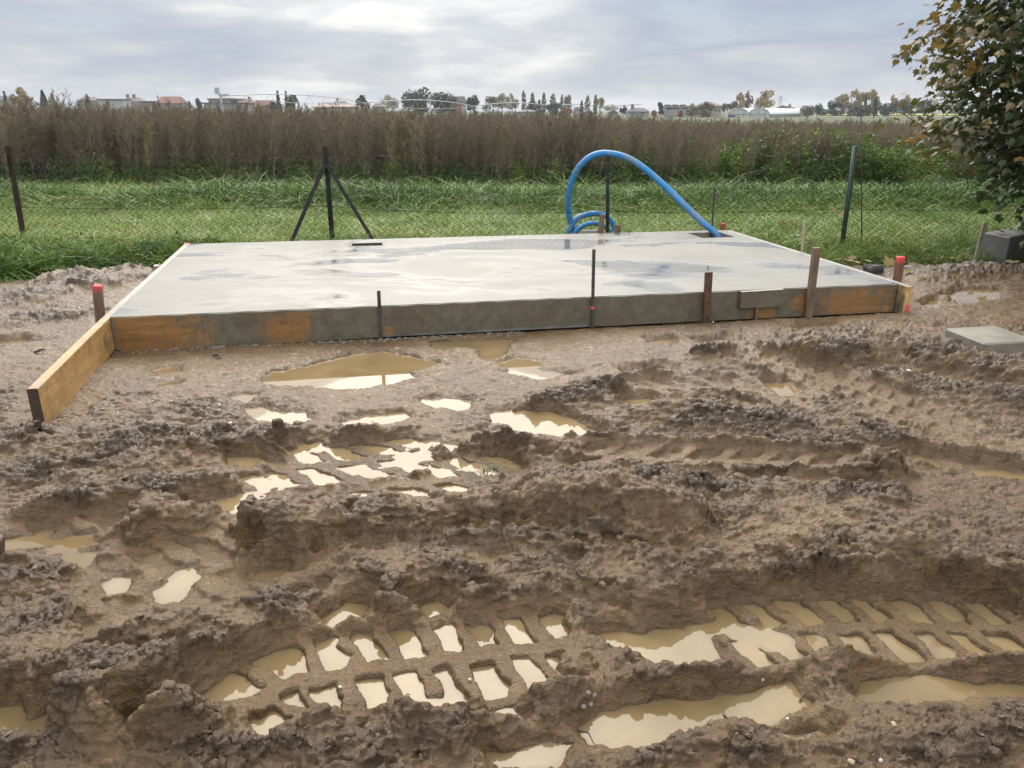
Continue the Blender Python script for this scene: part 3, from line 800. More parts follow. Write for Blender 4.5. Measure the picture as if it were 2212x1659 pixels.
# ------------------------------------------------------------------ formwork boards
def board_mat(name, patches, wood=((.21, .098, .026), (.36, .185, .056)), cover=1.0):
    """yellow shuttering board smeared with grey cement; bare wood shows round the given points"""
    m, t, b = new_mat(name)
    P_ = gpos(t)
    gr = noise(t, mapping(t, P_, (2.5, 2.5, 30)), 1.0, 5, .65, .4)
    wd = ramp(t, gr, [(.33, wood[0]), (.68, wood[1])])
    wd = mixc(t, ramp(t, noise(t, P_, 7, 5, .65), [(.45, 0.0), (.75, .6)]), wd, (.20, .085, .020))
    ce = ramp(t, noise(t, P_, 14, 5, .65), [(.32, (.094, .080, .052)), (.68, (.165, .143, .098))])
    ce = mixc(t, ramp(t, noise(t, P_, 2.3, 4, .6), [(.5, 0.0), (.7, .5)]), ce, (.115, .072, .032))
    dr = noise(t, mapping(t, P_, (48, 48, 1.6)), 1.0, 5, .7)
    sm = noise(t, P_, 8, 6, .7)
    bare = None
    for (c, rx, rz) in patches:
        sub = t.nodes.new('ShaderNodeVectorMath'); sub.operation = 'SUBTRACT'; L(t, P_, sub.inputs[0]); sub.inputs[1].default_value = c
        scl = t.nodes.new('ShaderNodeVectorMath'); scl.operation = 'MULTIPLY'; L(t, sub.outputs[0], scl.inputs[0]); scl.inputs[1].default_value = (1 / rx, 1 / rx, 1 / rz)
        ln = t.nodes.new('ShaderNodeVectorMath'); ln.operation = 'LENGTH'; L(t, scl.outputs[0], ln.inputs[0])
        k = math_node(t, 'SUBTRACT', 1.0, ln.outputs['Value'])
        bare = k if bare is None else math_node(t, 'MAXIMUM', bare, k)
    if bare is None: bare = math_node(t, 'MULTIPLY_ADD', sm, 0.0, 1.0 - 2 * cover)
    bare = math_node(t, 'ADD', bare, math_node(t, 'MULTIPLY_ADD', dr, 1.8, -.9))
    bare = math_node(t, 'ADD', bare, math_node(t, 'MULTIPLY_ADD', sm, 3.0, -1.5))
    bm_ = ramp(t, math_node(t, 'ADD', bare, .42), [(.28, 0.0), (.76, 1.0)])
    bm_ = math_node(t, 'MULTIPLY', bm_, ramp(t, noise(t, P_, 26, 5, .7), [(.36, .55), (.55, 1.0)]))
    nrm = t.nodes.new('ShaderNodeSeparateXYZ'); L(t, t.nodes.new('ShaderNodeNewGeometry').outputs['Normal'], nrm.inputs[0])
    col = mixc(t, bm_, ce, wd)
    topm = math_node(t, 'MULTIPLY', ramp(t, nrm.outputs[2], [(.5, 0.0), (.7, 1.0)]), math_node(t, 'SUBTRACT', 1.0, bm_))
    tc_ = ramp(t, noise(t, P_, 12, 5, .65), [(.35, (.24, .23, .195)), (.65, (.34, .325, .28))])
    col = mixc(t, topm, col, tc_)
    zz_ = t.nodes.new('ShaderNodeSeparateXYZ'); L(t, P_, zz_.inputs[0])     # mud thrown up along the foot of the board, knots
    sp = math_node(t, 'ADD', math_node(t, 'MULTIPLY_ADD', zz_.outputs[2], -7.0, .55), math_node(t, 'MULTIPLY_ADD', noise(t, P_, 20, 5, .7), 1.6, -.8))
    col = mixc(t, ramp(t, sp, [(.42, 0.0), (.62, .8)]), col, (.088, .056, .028))
    kn = t.nodes.new('ShaderNodeTexVoronoi'); kn.inputs['Scale'].default_value = 1.0; L(t, mapping(t, P_, (2.6, 2.6, 5.5)), kn.inputs['Vector'])
    col = mixc(t, math_node(t, 'MULTIPLY', ramp(t, kn.outputs['Distance'], [(.05, .75), (.11, 0.0)]), bm_), col, (.10, .045, .014))
    L(t, col, b.inputs['Base Color'])
    L(t, math_node(t, 'MULTIPLY_ADD', sm, .45, .22), b.inputs['Roughness'])
    bump(t, b, math_node(t, 'ADD', noise(t, P_, 45, 5, .65), math_node(t, 'MULTIPLY', gr, .4)), .6, .008)
    return m

def front_u(dx):
    """slab coordinate along the front edge under a photograph column"""
    lo, hi = -.1, 1.1
    for _ in range(40):
        mi = (lo + hi) / 2; p = sl(mi, 0, ZS); 
        c, s = math.cos(PITCH), math.sin(PITCH)
        d = p - Vector((0, 0, CAM_H)); zz = d.y * c - d.z * s
        if CX + FPX * d.x / zz < dx: lo = mi
        else: hi = mi
    return lo
TH = .045
def fr(uu, z, off=0.0):
    """a point of the front board's face, off metres before it"""
    p = sl(uu, 0, z); d = (SLAB[1] - SLAB[0]).normalized(); nrm = Vector((d.y, -d.x, 0))
    return p + nrm * off
def front_board(x0, x1, z0, z1, label, patches, zb0, zb1):
    u0, u1 = front_u(x0), front_u(x1)
    mt = board_mat('formwork_wood', [(fr(front_u(px), pz), rx, rz) for px, pz, rx, rz in patches])
    m = MB()
    n = 24
    bmb = m.bm; rings = []
    for k in range(n + 1):
        uu = u0 + (u1 - u0) * k / n; zb = zb0 + (zb1 - zb0) * k / n
        w = .0035 * math.sin(k * 1.7 + x0)
        rings.append([bmb.verts.new(p) for p in (fr(uu, zb, .0 + w), fr(uu, z1 - .006, 0 + w), fr(uu, z1, -.006 + w), fr(uu, z1, -TH), fr(uu, zb, -TH))])
    for a, c in zip(rings, rings[1:]):
        for k in range(5): bmb.faces.new((a[k], a[(k + 1) % 5], c[(k + 1) % 5], c[k]))
    bmb.faces.new(rings[0]); bmb.faces.new(rings[-1][::-1])
    o = m.build('formwork_board', mt, loc=fr((u0 + u1) / 2, 0, 0))
    tag(o, label, 'board', 'formwork boards round the slab')
    return o
front_board(243, 819, 0, ZS, 'front formwork board nearest the long yellow plank, two bare yellow patches in its cement', [(300, .13, .42, .30), (340, .10, .25, .12), (622, .12, .17, .13)], .012, .028)
front_board(827, 1279, 0, ZS, 'middle front formwork board, grey with cement, dark gap under it', [(832, .07, .06, .05)], .045, .055)
front_board(1286, 1938, 0, ZS, 'front formwork board on the concrete slab with a stained offcut nailed to it', [(1850, .12, .36, .12), (1655, .06, .13, .06), (1728, .14, .06, .06)], .03, .03)

# long plank along the left edge, running out past the corner
pw = [gp(56, 837, ZS), gp(80, 839, ZS)]
dl = (SLAB[3] - SLAB[0]).normalized()
A0 = gp(57, 837, ZS); A1 = gp(81, 839, ZS)
cnr = SLAB[0].copy()                       # inner edge of the plank at the slab's corner
end = Vector((A1.x, A1.y, ZS))
dpl = (cnr - end); ln_out = dpl.length; dpl.normalize()
npl = Vector((-dpl.y, dpl.x, 0))
far_end = sl(0, 1.0, ZS)
plank_m = board_mat('plank_wood', [(end + dpl * (ln_out * .5) - Vector((0, 0, .12)), 1.05, .6)], wood=((.43, .235, .07), (.57, .35, .125)), cover=.5)
m = MB(); bmb = m.bm; rings = []
pts_c = [end, end.lerp(cnr, .33), end.lerp(cnr, .66), cnr - dpl * .02, cnr + (far_end - cnr) * .33, cnr + (far_end - cnr) * .66, far_end]
zb_ = [.015, .02, .028, .04, .04, .04, .04]
for k, p in enumerate(pts_c):
    d = (pts_c[min(k + 1, 6)] - pts_c[max(k - 1, 0)]).normalized(); n_ = Vector((-d.y, d.x, 0))
    t_ = .052
    q = lambda off, z: Vector((p.x, p.y, 0)) + n_ * off + Vector((0, 0, z))
    rings.append([bmb.verts.new(w) for w in (q(0, zb_[k]), q(0, ZS - .005), q(.005, ZS), q(t_ - .004, ZS), q(t_, ZS - .004), q(t_, zb_[k]))])
for a, c in zip(rings, rings[1:]):
    for k in range(6): bmb.faces.new((a[k], a[(k + 1) % 6], c[(k + 1) % 6], c[k]))
bmb.faces.new(rings[0]); bmb.faces.new(rings[-1][::-1])
plank = m.build('formwork_plank', plank_m, loc=Vector((end.x, end.y, 0)))
endgrain = two_tone('dark_end_grain', (.035, .022, .013), (.075, .045, .025), 40, .6, .5, 60)
plank.data.materials.append(endgrain)
for p in plank.data.polygons:
    if len(p.vertices) == 6 and p.center.y < .2: p.material_index = 1
tag(plank, 'long yellow plank along the left slab edge, sticking out past the corner, dark wet end', 'plank', 'formwork boards round the slab')

# rear and right boards
def side_board(a, c, out, z0, label, mt, ext0=0.0):
    d = (c - a).normalized(); a = a - d * ext0
    m = MB(); o_ = Vector((out[0], out[1], 0))
    m.prism([Vector((p.x, p.y, z0)) for p in (a, c, c + o_ * TH, a + o_ * TH)], [Vector((p.x, p.y, ZS)) for p in (a, c, c + o_ * TH, a + o_ * TH)])
    return tag(m.build('formwork_board', mt, loc=Vector((a.x, a.y, 0))), label, 'board', 'formwork boards round the slab')
cov_m = board_mat('cemented_wood', [], cover=1.0)
dr_ = (SLAB[2] - SLAB[3]).normalized(); side_board(SLAB[3], SLAB[2], (dr_.y, -dr_.x), -.05, 'rear formwork board along the fence side of the slab', cov_m)
rgt = (SLAB[2] - SLAB[1]).normalized()
pale_m = board_mat('pale_board', [(SLAB[1] - rgt * .2 + Vector((.06, 0, -.08)), .18, .30)], wood=((.50, .30, .11), (.66, .45, .2)), cover=.6)
endw = .062
a = SLAB[1] - rgt * .10; c = SLAB[2]; o_ = Vector((rgt.y, -rgt.x, 0))
m = MB(); m.prism([Vector((p.x, p.y, .03)) for p in (a, c, c + o_ * endw, a + o_ * endw)], [Vector((p.x, p.y, ZS - .003)) for p in (a, c, c + o_ * endw, a + o_ * endw)])
rb = m.build('formwork_board', pale_m, loc=Vector((a.x, a.y, 0)))
tag(rb, 'right formwork board, its pale end with a red paint mark facing the front', 'board', 'formwork boards round the slab')
red_m = two_tone('red_marking_paint', (.62, .055, .05), (.80, .10, .085), 30, .5, .3, 60)
m = MB(); e0 = a + o_ * .022 - rgt * .002; e1 = a + o_ * (endw - .004) - rgt * .002
m.prism([e0 + Vector((0, 0, .05 - ZS)), e1 + Vector((0, 0, .045 - ZS)), e1 + Vector((0, 0, .105 - ZS)), e0 + Vector((0, 0, .11 - ZS))],
        [p + rgt * .0015 for p in (e0 + Vector((0, 0, .05 - ZS)), e1 + Vector((0, 0, .045 - ZS)), e1 + Vector((0, 0, .105 - ZS)), e0 + Vector((0, 0, .11 - ZS)))])
m.build('paint_mark', red_m, rb)

# ------------------------------------------------------------------ stakes
rust_m = two_tone('rusty_steel', (.045, .025, .016), (.14, .062, .032), 22, .55, .4, 70)
steel_m = two_tone('muddy_steel', (.03, .026, .022), (.085, .07, .055), 25, .5, .4, 60)
wood_m = two_tone('weathered_wood', (.10, .062, .036), (.23, .155, .095), 5, .7, .5, 60, stretch=(6, 6, 1.2))
pwood_m = two_tone('pale_wood', (.30, .245, .18), (.46, .39, .30), 6, .7, .5, 60, stretch=(5, 5, 1.0))
def dipped(name, wood, z_line):
    """wooden stake whose head was dipped in red marking paint"""
    m, t, b = new_mat(name); P_ = gpos(t); s_ = t.nodes.new('ShaderNodeSeparateXYZ'); L(t, P_, s_.inputs[0])
    wd = ramp(t, noise(t, mapping(t, P_, (40, 40, 6)), 1.0, 4, .6), [(.35, wood[0]), (.65, wood[1])])
    rd = ramp(t, noise(t, P_, 30, 4, .6), [(.3, (.66, .035, .05)), (.7, (.85, .08, .075))])
    k = math_node(t, 'ADD', math_node(t, 'MULTIPLY', math_node(t, 'SUBTRACT', s_.outputs[2], z_line), 9.0), noise(t, mapping(t, P_, (60, 60, 8)), 1.0, 4, .6))
    col = mixc(t, ramp(t, k, [(.35, 0.0), (.95, 1.0)]), wd, rd)
    L(t, col, b.inputs['Base Color']); b.inputs['Roughness'].default_value = .55
    return m
def stake(name, mat, top, base, w, th, Y, label, cat='stake', group=None, zb=-.12, ndir=None, split=None):
    p1 = at(*top, Y); p0 = at(*base, Y)
    p0 = p0 + (p0 - p1) * ((p0.z - zb) / max(p1.z - p0.z, .01)) if p0.z > zb else p0
    m = MB(); sd = ndir or Vector((.985, .17, 0))
    m.bar(p0, p1, w, th, side=sd, bevel=min(w, th) * .12)
    if split: m.jitter(split, 20, top[0])
    return tag(m.build(name, mat, loc=Vector((p0.x, p0.y, 0))), label, cat, group)
fY = lambda dx, off=.03: fr(front_u(dx), 0, off).y
GS = 'stakes holding the formwork'
stake('steel_stake', steel_m, (818, 628), (823, 740), .026, .012, fY(823, .012), 'short thin steel stake against the front boards, nearest the bare yellow patch', group=GS)
stake('steel_stake', steel_m, (1283, 538), (1279, 706), .022, .022, fY(1279, .02), 'tall thin dark steel stake against the front of the slab, with a red band', group=GS)
m = MB(); pb = at(1279.5, 664, fY(1279, .02)); m.box(pb, (.026, .026, .02)); o_b = m.build('paint_band', red_m, bpy.data.objects['steel_stake.001'])
stake('wooden_stake', rust_m, (1531, 587), (1525, 692), .055, .035, fY(1527, .032), 'short brown wooden stake between the thin tall rod and the nailed offcut', group=GS, split=.002)
stake('wooden_stake', wood_m, (1764, 534), (1745, 688), .058, .040, fY(1750, .034), 'tallest brown wooden stake leaning to the right at the front boards', group=GS, split=.002)
lY = 5.32
stake('marking_stake', dipped('red_headed_wood_left', ((.10, .05, .035), (.2, .12, .08)), .40), (210, 616), (217, 690), .058, .05, lY, 'stake with bright red head at the corner by the long yellow plank', group='red topped marking stakes')
stake('marking_stake', dipped('red_headed_wood_right', ((.12, .045, .025), (.19, .09, .05)), .395), (1946, 554), (1938, 607), .062, .045, 6.42, 'red topped stake at the right front corner of the slab', group='red topped marking stakes')
stake('marking_stake', dipped('red_headed_wood_rear', ((.25, .06, .04), (.3, .1, .06)), .30), (1562, 482), (1561, 500), .05, .04, 9.32, 'short red stake head at the rear right corner behind the blue pipe', group='red topped marking stakes')
stake('marking_stake', dipped('red_headed_wood_far', ((.25, .06, .04), (.3, .1, .06)), .20), (405, 526), (404, 540), .07, .04, 8.27, 'low red stake head at the rear left corner of the slab', group='red topped marking stakes')
ps = stake('marking_stake', dipped('pink_headed_wood', ((.35, .12, .10), (.45, .2, .17)), .40), (338, 575), (340, 600), .034, .03, 6.95, 'low pinkish peg with a white top beside the left edge of the slab', group='red topped marking stakes')
m = MB(); tp = at(338, 574, 6.95); m.box(tp, (.042, .036, .012)); m.build('peg_cap', two_tone('white_paint', (.6, .58, .55), (.75, .73, .7), 20, .6, 0), ps)
stake('wooden_stake', pwood_m, (1737, 478), (1731, 560), .020, .018, 7.75, 'slender pale stake at the right edge of the slab before the green post', group=GS)
stake('steel_stake', steel_m, (1544, 403), (1537, 509), .018, .018, 8.98, 'dark reinforcing rod standing up in the square opening of the slab', group=GS, zb=.07)
stake('wooden_stake', wood_m, (1301, 463), (1297, 506), .055, .04, 9.0, 'taller of two brown stakes behind the slab beside the blue coil', group=GS)
stake('wooden_stake', wood_m, (1335, 485), (1333, 506), .062, .03, 9.02, 'lower of two brown stakes behind the slab beside the blue coil', group=GS)
stake('leaning_stake', pwood_m, (2128, 481), (2106, 566), .052, .030, 8.75, 'pale wooden stake leaning against the grey concrete footing', group=None, split=.002)
m = MB(); pa, pb = at(1256, 502, 8.98), at(1290, 501, 9.02); m.bar(pa, pb, .05, .03, side=Vector((0, 0, 1)), bevel=.004)
tag(m.build('wood_offcut', cem_m, loc=Vector((pa.x, pa.y, 0))), 'flat grey offcut lying on the rear edge of the slab by the blue coil', 'offcut')
# offcut nailed to the front face
ua, ub = front_u(1598), front_u(1689)
off_m = board_mat('stained_offcut', [(fr(front_u(1640), .12), .05, .05)], cover=.9)
root = empty('nailed_offcut', fr((ua + ub) / 2, 0, 0), 'stained wooden offcut with dark drips nailed across the front boards', 'offcut')
m = MB(); m.prism([fr(ua, .13, .001), fr(ub, .125, .001), fr(ub, .125, .035), fr(ua, .13, .035)], [fr(ua, ZS - .004, .001), fr(ub, ZS + .003, .001), fr(ub, ZS + .003, .035), fr(ua, ZS - .004, .035)])
m.build('cross_piece', off_m, root)
m = MB(); m.bar(fr(front_u(1637), -.05, .018), fr(front_u(1637), .128, .018), .022, .02, side=(SLAB[1] - SLAB[0]).normalized()); m.build('batten', wood_m, root)

# ------------------------------------------------------------------ blocks of concrete and stones
blk_m = two_tone('grey_footing', (.11, .108, .095), (.17, .165, .145), 4, .6, .4, 50)
pt = gp(2182, 512, .17); dirs = (Vector((-.62, .78, 0)), Vector((.80, .60, 0)))
pt = at(2182, 513, 8.62); zt = pt.z
m = MB(); c0 = Vector((pt.x, pt.y, 0)); L1 = at(2126, 503, 9.0); L1 = Vector((L1.x, L1.y, 0)); R1 = c0 + Vector((.42, .30, 0)); B1 = L1 + (R1 - c0)
m.prism([p + Vector((0, 0, -.15)) for p in (c0, R1, B1, L1)], [p + Vector((0, 0, zt)) for p in (c0, R1, B1, L1)])
bmesh.ops.bevel(m.bm, geom=list(m.bm.edges), offset=.012, segments=1, affect='EDGES'); m.jitter(.006, 9)
tag(m.build('concrete_footing', blk_m, loc=c0), 'dark grey concrete footing block behind the pale leaning stake', 'footing')
zpd = .155
pA, pB, pC = gp(2042, 708, zpd), gp(2129, 742, zpd), gp(2150, 703, zpd); pD = pB + pC - pA
m = MB(); dn = Vector((0, 0, -.25)); m.prism([p + dn for p in (pA, pB, pD, pC)], (pA, pB, pD, pC))
bmesh.ops.bevel(m.bm, geom=list(m.bm.edges), offset=.010, segments=1, affect='EDGES'); m.jitter(.004, 9)
pad_m = two_tone('pad_concrete', (.15, .138, .108), (.24, .222, .178), 5, .6, .5, 60)
tag(m.build('concrete_pad', pad_m, loc=Vector((pB.x, pB.y, 0))), 'square pale concrete pad half buried in dark mud', 'concrete pad')
def rock(name, c, size, mat, label, cat, group=None, seed=0, sub=2, rz=0.0, parent=None):
    bm = bmesh.new(); bmesh.ops.create_icosphere(bm, subdivisions=sub, radius=.5)
    from mathutils import noise as mn
    for v in bm.verts:
        d = v.co.normalized(); v.co += d * (.16 * mn.noise(d * 1.7 + Vector((seed, 0, 0))) + .07 * mn.noise(d * 4.5 + Vector((0, seed, 0))))
    bmesh.ops.transform(bm, verts=bm.verts, matrix=Matrix.Rotation(rz, 4, 'Z') @ Matrix.Diagonal((*size, 1)))
    for f in bm.faces: f.smooth = sub >= 2
    me = bpy.data.meshes.new(name); bm.to_mesh(me); bm.free(); me.materials.append(mat)
    return tag(link(name, me, None, c), label, cat, group)
blk = MB(); pk = gp(1891, 592, .02)
blk.box(pk + Vector((0, .06, .03)), (.17, .15, .10), rz=.2, bevel=.02); 
bmesh.ops.subdivide_edges(blk.bm, edges=list(blk.bm.edges), cuts=2, use_grid_fill=True); blk.jitter(.016, 16, 3)
tag(blk.build('asphalt_chunk', two_tone('black_asphalt', (.018, .018, .017), (.06, .057, .05), 30, .6, .7, 60), loc=Vector((pk.x, pk.y, 0))), 'black broken chunk of asphalt lying behind the right slab corner', 'rubble')
pk = gp(1128, 1078, .03); blk = MB()
blk.prism([pk + Vector(p) for p in ((-.075, -.02, -.05), (.075, -.015, -.05), (.07, .07, -.05), (-.05, .06, -.05))], [pk + Vector(p) for p in ((-.05, -.005, .02), (.068, .0, .045), (.066, .06, .05), (-.03, .05, .03))])
bmesh.ops.subdivide_edges(blk.bm, edges=list(blk.bm.edges), cuts=4, use_grid_fill=True); blk.jitter(.018, 20, 5)
tag(blk.build('concrete_chunk', two_tone('broken_concrete', (.40, .35, .26), (.62, .57, .46), 40, .8, .8, 70, dist=.01), loc=Vector((pk.x, pk.y, 0))), 'pale broken lump of concrete wedged in the mud above the big ridge', 'rubble')

# ------------------------------------------------------------------ chain link fence
FY = 9.45; FZ = -.085
fence = empty('chain_link_fence', (0, FY, FZ), 'sagging dark green chain link fence with rusty and green posts', 'fence')
post_m = two_tone('rusty_post', (.022, .013, .009), (.058, .034, .022), 14, .7, .4, 60, spec=.25)
black_m = two_tone('black_angle_iron', (.010, .0095, .009), (.032, .030, .027), 16, .6, .3, 60, spec=.25)
green_m = two_tone('green_paint', (.010, .030, .020), (.022, .055, .036), 14, .4, .2, 60)
wire_m = two_tone('wire_coating', (.006, .009, .006), (.016, .019, .013), 20, .8, 0, spec=.12)
def post(mat, top, base, w, Y, name='post', angle=False):
    p1, p0 = at(*top, Y), at(*base, Y); p0 = p0 + (p0 - p1).normalized() * .25
    m = MB()
    if angle:
        d = (p1 - p0).normalized()
        m.bar(p0, p1, w, .008, side=Vector((1, 0, 0))); m.bar(p0 + Vector((w / 2, .5 * w, 0)), p1 + Vector((w / 2, .5 * w, 0)), .008, w, side=Vector((1, 0, 0)))
    else: m.tube([p0, p0.lerp(p1, .5), p1], w / 2, 10)
    return m.build(name, mat, fence, smooth=not angle)
post(post_m, (14, 315), (55, 548), .042, FY, angle=True)
post(black_m, (702, 317), (718, 540), .046, FY, angle=True)
m = MB(); m.bar(at(703, 352, FY - .03), at(622, 540, FY - .25), .045, .01, side=Vector((1, 0, 0))); m.bar(at(703, 352, FY - .01), at(620, 540, FY - .22), .008, .04, side=Vector((1, 0, 0))); m.build('brace', black_m, fence)
m = MB(); m.bar(at(704, 352, FY - .03), at(813, 530, FY - .25), .042, .01, side=Vector((1, 0, 0))); m.bar(at(705, 352, FY - .01), at(814, 530, FY - .22), .008, .04, side=Vector((1, 0, 0))); m.build('brace', black_m, fence)
post(black_m, (1313, 337), (1312, 540), .042, FY + .03)
post(green_m, (1848, 316), (1815, 556), .058, FY - .03)
post(post_m, (2300, 330), (2270, 560), .05, FY)
post(rust_m, (-330, 330), (-270, 550), .05, FY)
post(rust_m, (1860, 252), (1862, 560), .014, FY + .02, 'rod')
XS = np.array([-9.5, at(14, 315, FY).x, at(703, 317, FY).x, at(1313, 337, FY).x, at(1848, 316, FY).x, at(2300, 330, FY).x])
ZTOP = np.array([1.02, 1.08, 1.12, .98, 1.06, 1.06])
def top_z(x):
    k = int(np.clip(np.searchsorted(XS, x) - 1, 0, len(XS) - 2)); q = (x - XS[k]) / (XS[k + 1] - XS[k])
    return ZTOP[k] * (1 - q) + ZTOP[k + 1] * q - (.07 if k != 2 else .16) * 4 * q * (1 - q) * .6
PW, PH = .083, .083
def fence_xyz(x, z):
    """hangs a little out of plane and bulges"""
    tz = top_z(x); q = np.clip(z / 1.1, 0, 1.1)
    return (x + .02 * math.sin(z * 3 + x), FY + .02 * math.sin(x * 1.9) + .03 * math.sin(z * 2.2 + x * .8) - .01, FZ + q * (tz - FZ))
for k in range(len(XS) - 1):
    v = []; f = []
    x = XS[k]
    while x < XS[k + 1] - .01:
        n = 26; ring0 = None
        for j in range(n + 1):
            z = j * 1.1 / n
            px_, py_, pz_ = fence_xyz(x + (PW * .5 if (j % 2) else -PW * .5) + PW * .5, z)
            w = .0043
            base_i = len(v)
            v += [(px_ - w, py_, pz_), (px_ + w * .5, py_ - w, pz_), (px_ + w * .5, py_ + w, pz_)]
            if ring0 is not None:
                for q in range(3): f.append((ring0 + q, ring0 + (q + 1) % 3, base_i + (q + 1) % 3, base_i + q))
            ring0 = base_i
        x += PW
    v = np.array(v) - np.array([0, FY, FZ])
    tag(mesh_np('wire_mesh', v, f, wire_m, parent=fence), kind='stuff')
for frac in (1.0, .5, .06):
    m = MB(); P = []
    for x in np.linspace(XS[0], XS[-1], 90):
        a = fence_xyz(x, 1.1 * frac); P.append(Vector((a[0], a[1] - .004, a[2] + (.012 if frac == 1 else 0))))
    m.tube(P, .0024, 4); m.build('tension_wire', wire_m, fence)
for (dx, dy) in ((822, 340), (298 / 2212 * 1344 / 1.823 + 737, 535)):
    p = at(dx, dy, FY - .03); m = MB(); m.box(p, (.11 if dy < 400 else .07, .025, .035), bevel=.008); m.tube([p - Vector((.11, 0, -.01)), p + Vector((.12, 0, -.01))], .006, 5); m.build('wire_tensioner', black_m, fence)

# ------------------------------------------------------------------ blue water pipe
blue_m, t, b = new_mat('blue_pipe_plastic')
P_ = gpos(t)
bc = ramp(t, noise(t, P_, 3, 4, .6), [(.3, (.018, .19, .47)), (.7, (.035, .27, .60))])
bc = mixc(t, ramp(t, noise(t, P_, 5.5, 5, .7), [(.47, 0.0), (.66, .8)]), bc, (.19, .23, .235))
L(t, bc, b.inputs['Base Color']); b.inputs['Roughness'].default_value = .35
pipe = empty('blue_pipe', at(1500, 560, 9.0), 'bright blue plastic pipe arching from the slab opening over the fence into a coil', 'pipe')
path = [(1556, 540, 8.93), (1549, 508, 8.95), (1519, 482, 9.02), (1482, 447, 9.12), (1436, 402, 9.25), (1392, 364, 9.36), (1352, 340, 9.44), (1306, 331, 9.52), (1272, 341, 9.58), (1245, 370, 9.63), (1230, 412, 9.68), (1228, 455, 9.72), (1237, 490, 9.75), (1252, 525, 9.8)]
m = MB(); m.tube(smooth_path([at(*p) for p in path], 8), .038, 14); m.build('pipe_arch', blue_m, pipe, smooth=True)
coil = [(1222, 540, 9.7), (1228, 500, 9.72), (1247, 472, 9.76), (1277, 462, 9.82), (1305, 465, 9.88), (1323, 483, 9.9), (1330, 510, 9.9), (1326, 545, 9.85)]
m = MB(); m.tube(smooth_path([at(*p) for p in coil], 8), .034, 12); m.build('pipe_coil', blue_m, pipe, smooth=True)
coil = [(1232, 540, 9.6), (1243, 503, 9.62), (1261, 487, 9.66), (1285, 482, 9.7), (1308, 490, 9.76), (1322, 510, 9.8), (1324, 545, 9.8)]
m = MB(); m.tube(smooth_path([at(*p) for p in coil], 8), .031, 12); m.build('pipe_coil', blue_m, pipe, smooth=True)
# ------------------------------------------------------------------ plants: source meshes
def slivers(B, T, wid, flip=None):
    """thin triangles from base points B to tips T, width wid"""
    B, T = np.asarray(B, float), np.asarray(T, float); d = T - B
    r = RNG.normal(size=B.shape); s = np.cross(d, r); s /= np.linalg.norm(s, axis=1, keepdims=True) + 1e-9
    w = np.asarray(wid)[:, None] * .5 if np.ndim(wid) else wid * .5
    v = np.stack([B - s * w, B + s * w, T], 1).reshape(-1, 3)
    return v, np.arange(len(v)).reshape(-1, 3)
def joined(parts):
    V, F, o = [], [], 0
    for v, f in parts:
        V.append(v); F.append(f + o); o += len(v)
    return np.concatenate(V), np.concatenate(F)
def blades(n, rad, ln, wid, droop, up=.9):
    """grass blades in a tuft: three bends each"""
    a = RNG.uniform(0, 2 * np.pi, n); r = rad * np.sqrt(RNG.random(n))
    base = np.stack([np.cos(a) * r, np.sin(a) * r, np.zeros(n)], 1)
    ad = a + RNG.normal(0, .9, n); out = np.stack([np.cos(ad), np.sin(ad), np.zeros(n)], 1)
    side = np.stack([-np.sin(ad), np.cos(ad), np.zeros(n)], 1)
    l = ln * RNG.uniform(.5, 1.15, n)[:, None]; dr = droop * RNG.uniform(.3, 1.3, n)[:, None]
    V = []; F = []
    ts = (0, .4, .75, 1.0); ws = (1.0, .85, .55, 0)
    pts = [base + out * l * dr * t * t * 1.1 + np.array([0, 0, 1]) * l * (up * t - dr * .75 * t ** 2.4) for t in ts]
    for k in range(3):
        V += [pts[k] - side * wid * ws[k] * .5, pts[k] + side * wid * ws[k] * .5]
    V.append(pts[3])
    V = np.stack(V, 1); i = (np.arange(n) * 7)[:, None]
    F = np.concatenate([i + np.array(q)[None] for q in ((0, 1, 3), (0, 3, 2), (2, 3, 5), (2, 5, 4), (4, 5, 6))])
    return V.reshape(-1, 3), F
def leaf_quads(C, size, up=.3, asp=.6):
    """small leaf shaped rhombi at points C"""
    n = len(C); d = RNG.normal(size=(n, 3)); d[:, 2] = d[:, 2] * .6 - up * .2; d /= np.linalg.norm(d, axis=1, keepdims=True)
    r = RNG.normal(size=(n, 3)); r[:, 2] *= .4; s = np.cross(d, r); s /= np.linalg.norm(s, axis=1, keepdims=True) + 1e-9
    sz = (size * RNG.uniform(.6, 1.3, n))[:, None]
    V = np.stack([C, C + d * sz * .5 + s * sz * asp * .5, C + d * sz, C + d * sz * .5 - s * sz * asp * .5], 1).reshape(-1, 3)
    i = (np.arange(n) * 4)[:, None]
    return V, np.concatenate([i + np.array([[0, 1, 2]]), i + np.array([[0, 2, 3]])])

grass_m = tint_mat('grass_blades', [(0.0, (.050, .095, .020)), (.3, (.100, .185, .028)), (.65, (.215, .285, .052)), (1.0, (.40, .37, .14))], .5, .25)
G_SRC = [source('grass_tuft_%d' % k, *blades(34, .13, l, .012, d), grass_m) for k, (l, d) in enumerate(((.30, .9), (.36, 1.1), (.26, .7), (.42, 1.2), (.34, .8)))]

def n2(x, y, s, seed): return fbm(np.asarray(x) * s, np.asarray(y) * s, 3, seed)
def field_pts(n, x0, x1, y0, y1):
    y = RNG.uniform(y0, y1, n); x = RNG.uniform(x0, x1, n)
    m = np.abs(x) < .72 * y + 1.2
    return x[m], y[m]
def zg(y): return np.where(y < 15, -.10, -.10 + .0 * y)
def euler(n, tilt=.18): return np.stack([RNG.normal(0, tilt, n), RNG.normal(0, tilt, n), RNG.uniform(0, 6.28, n)], 1)

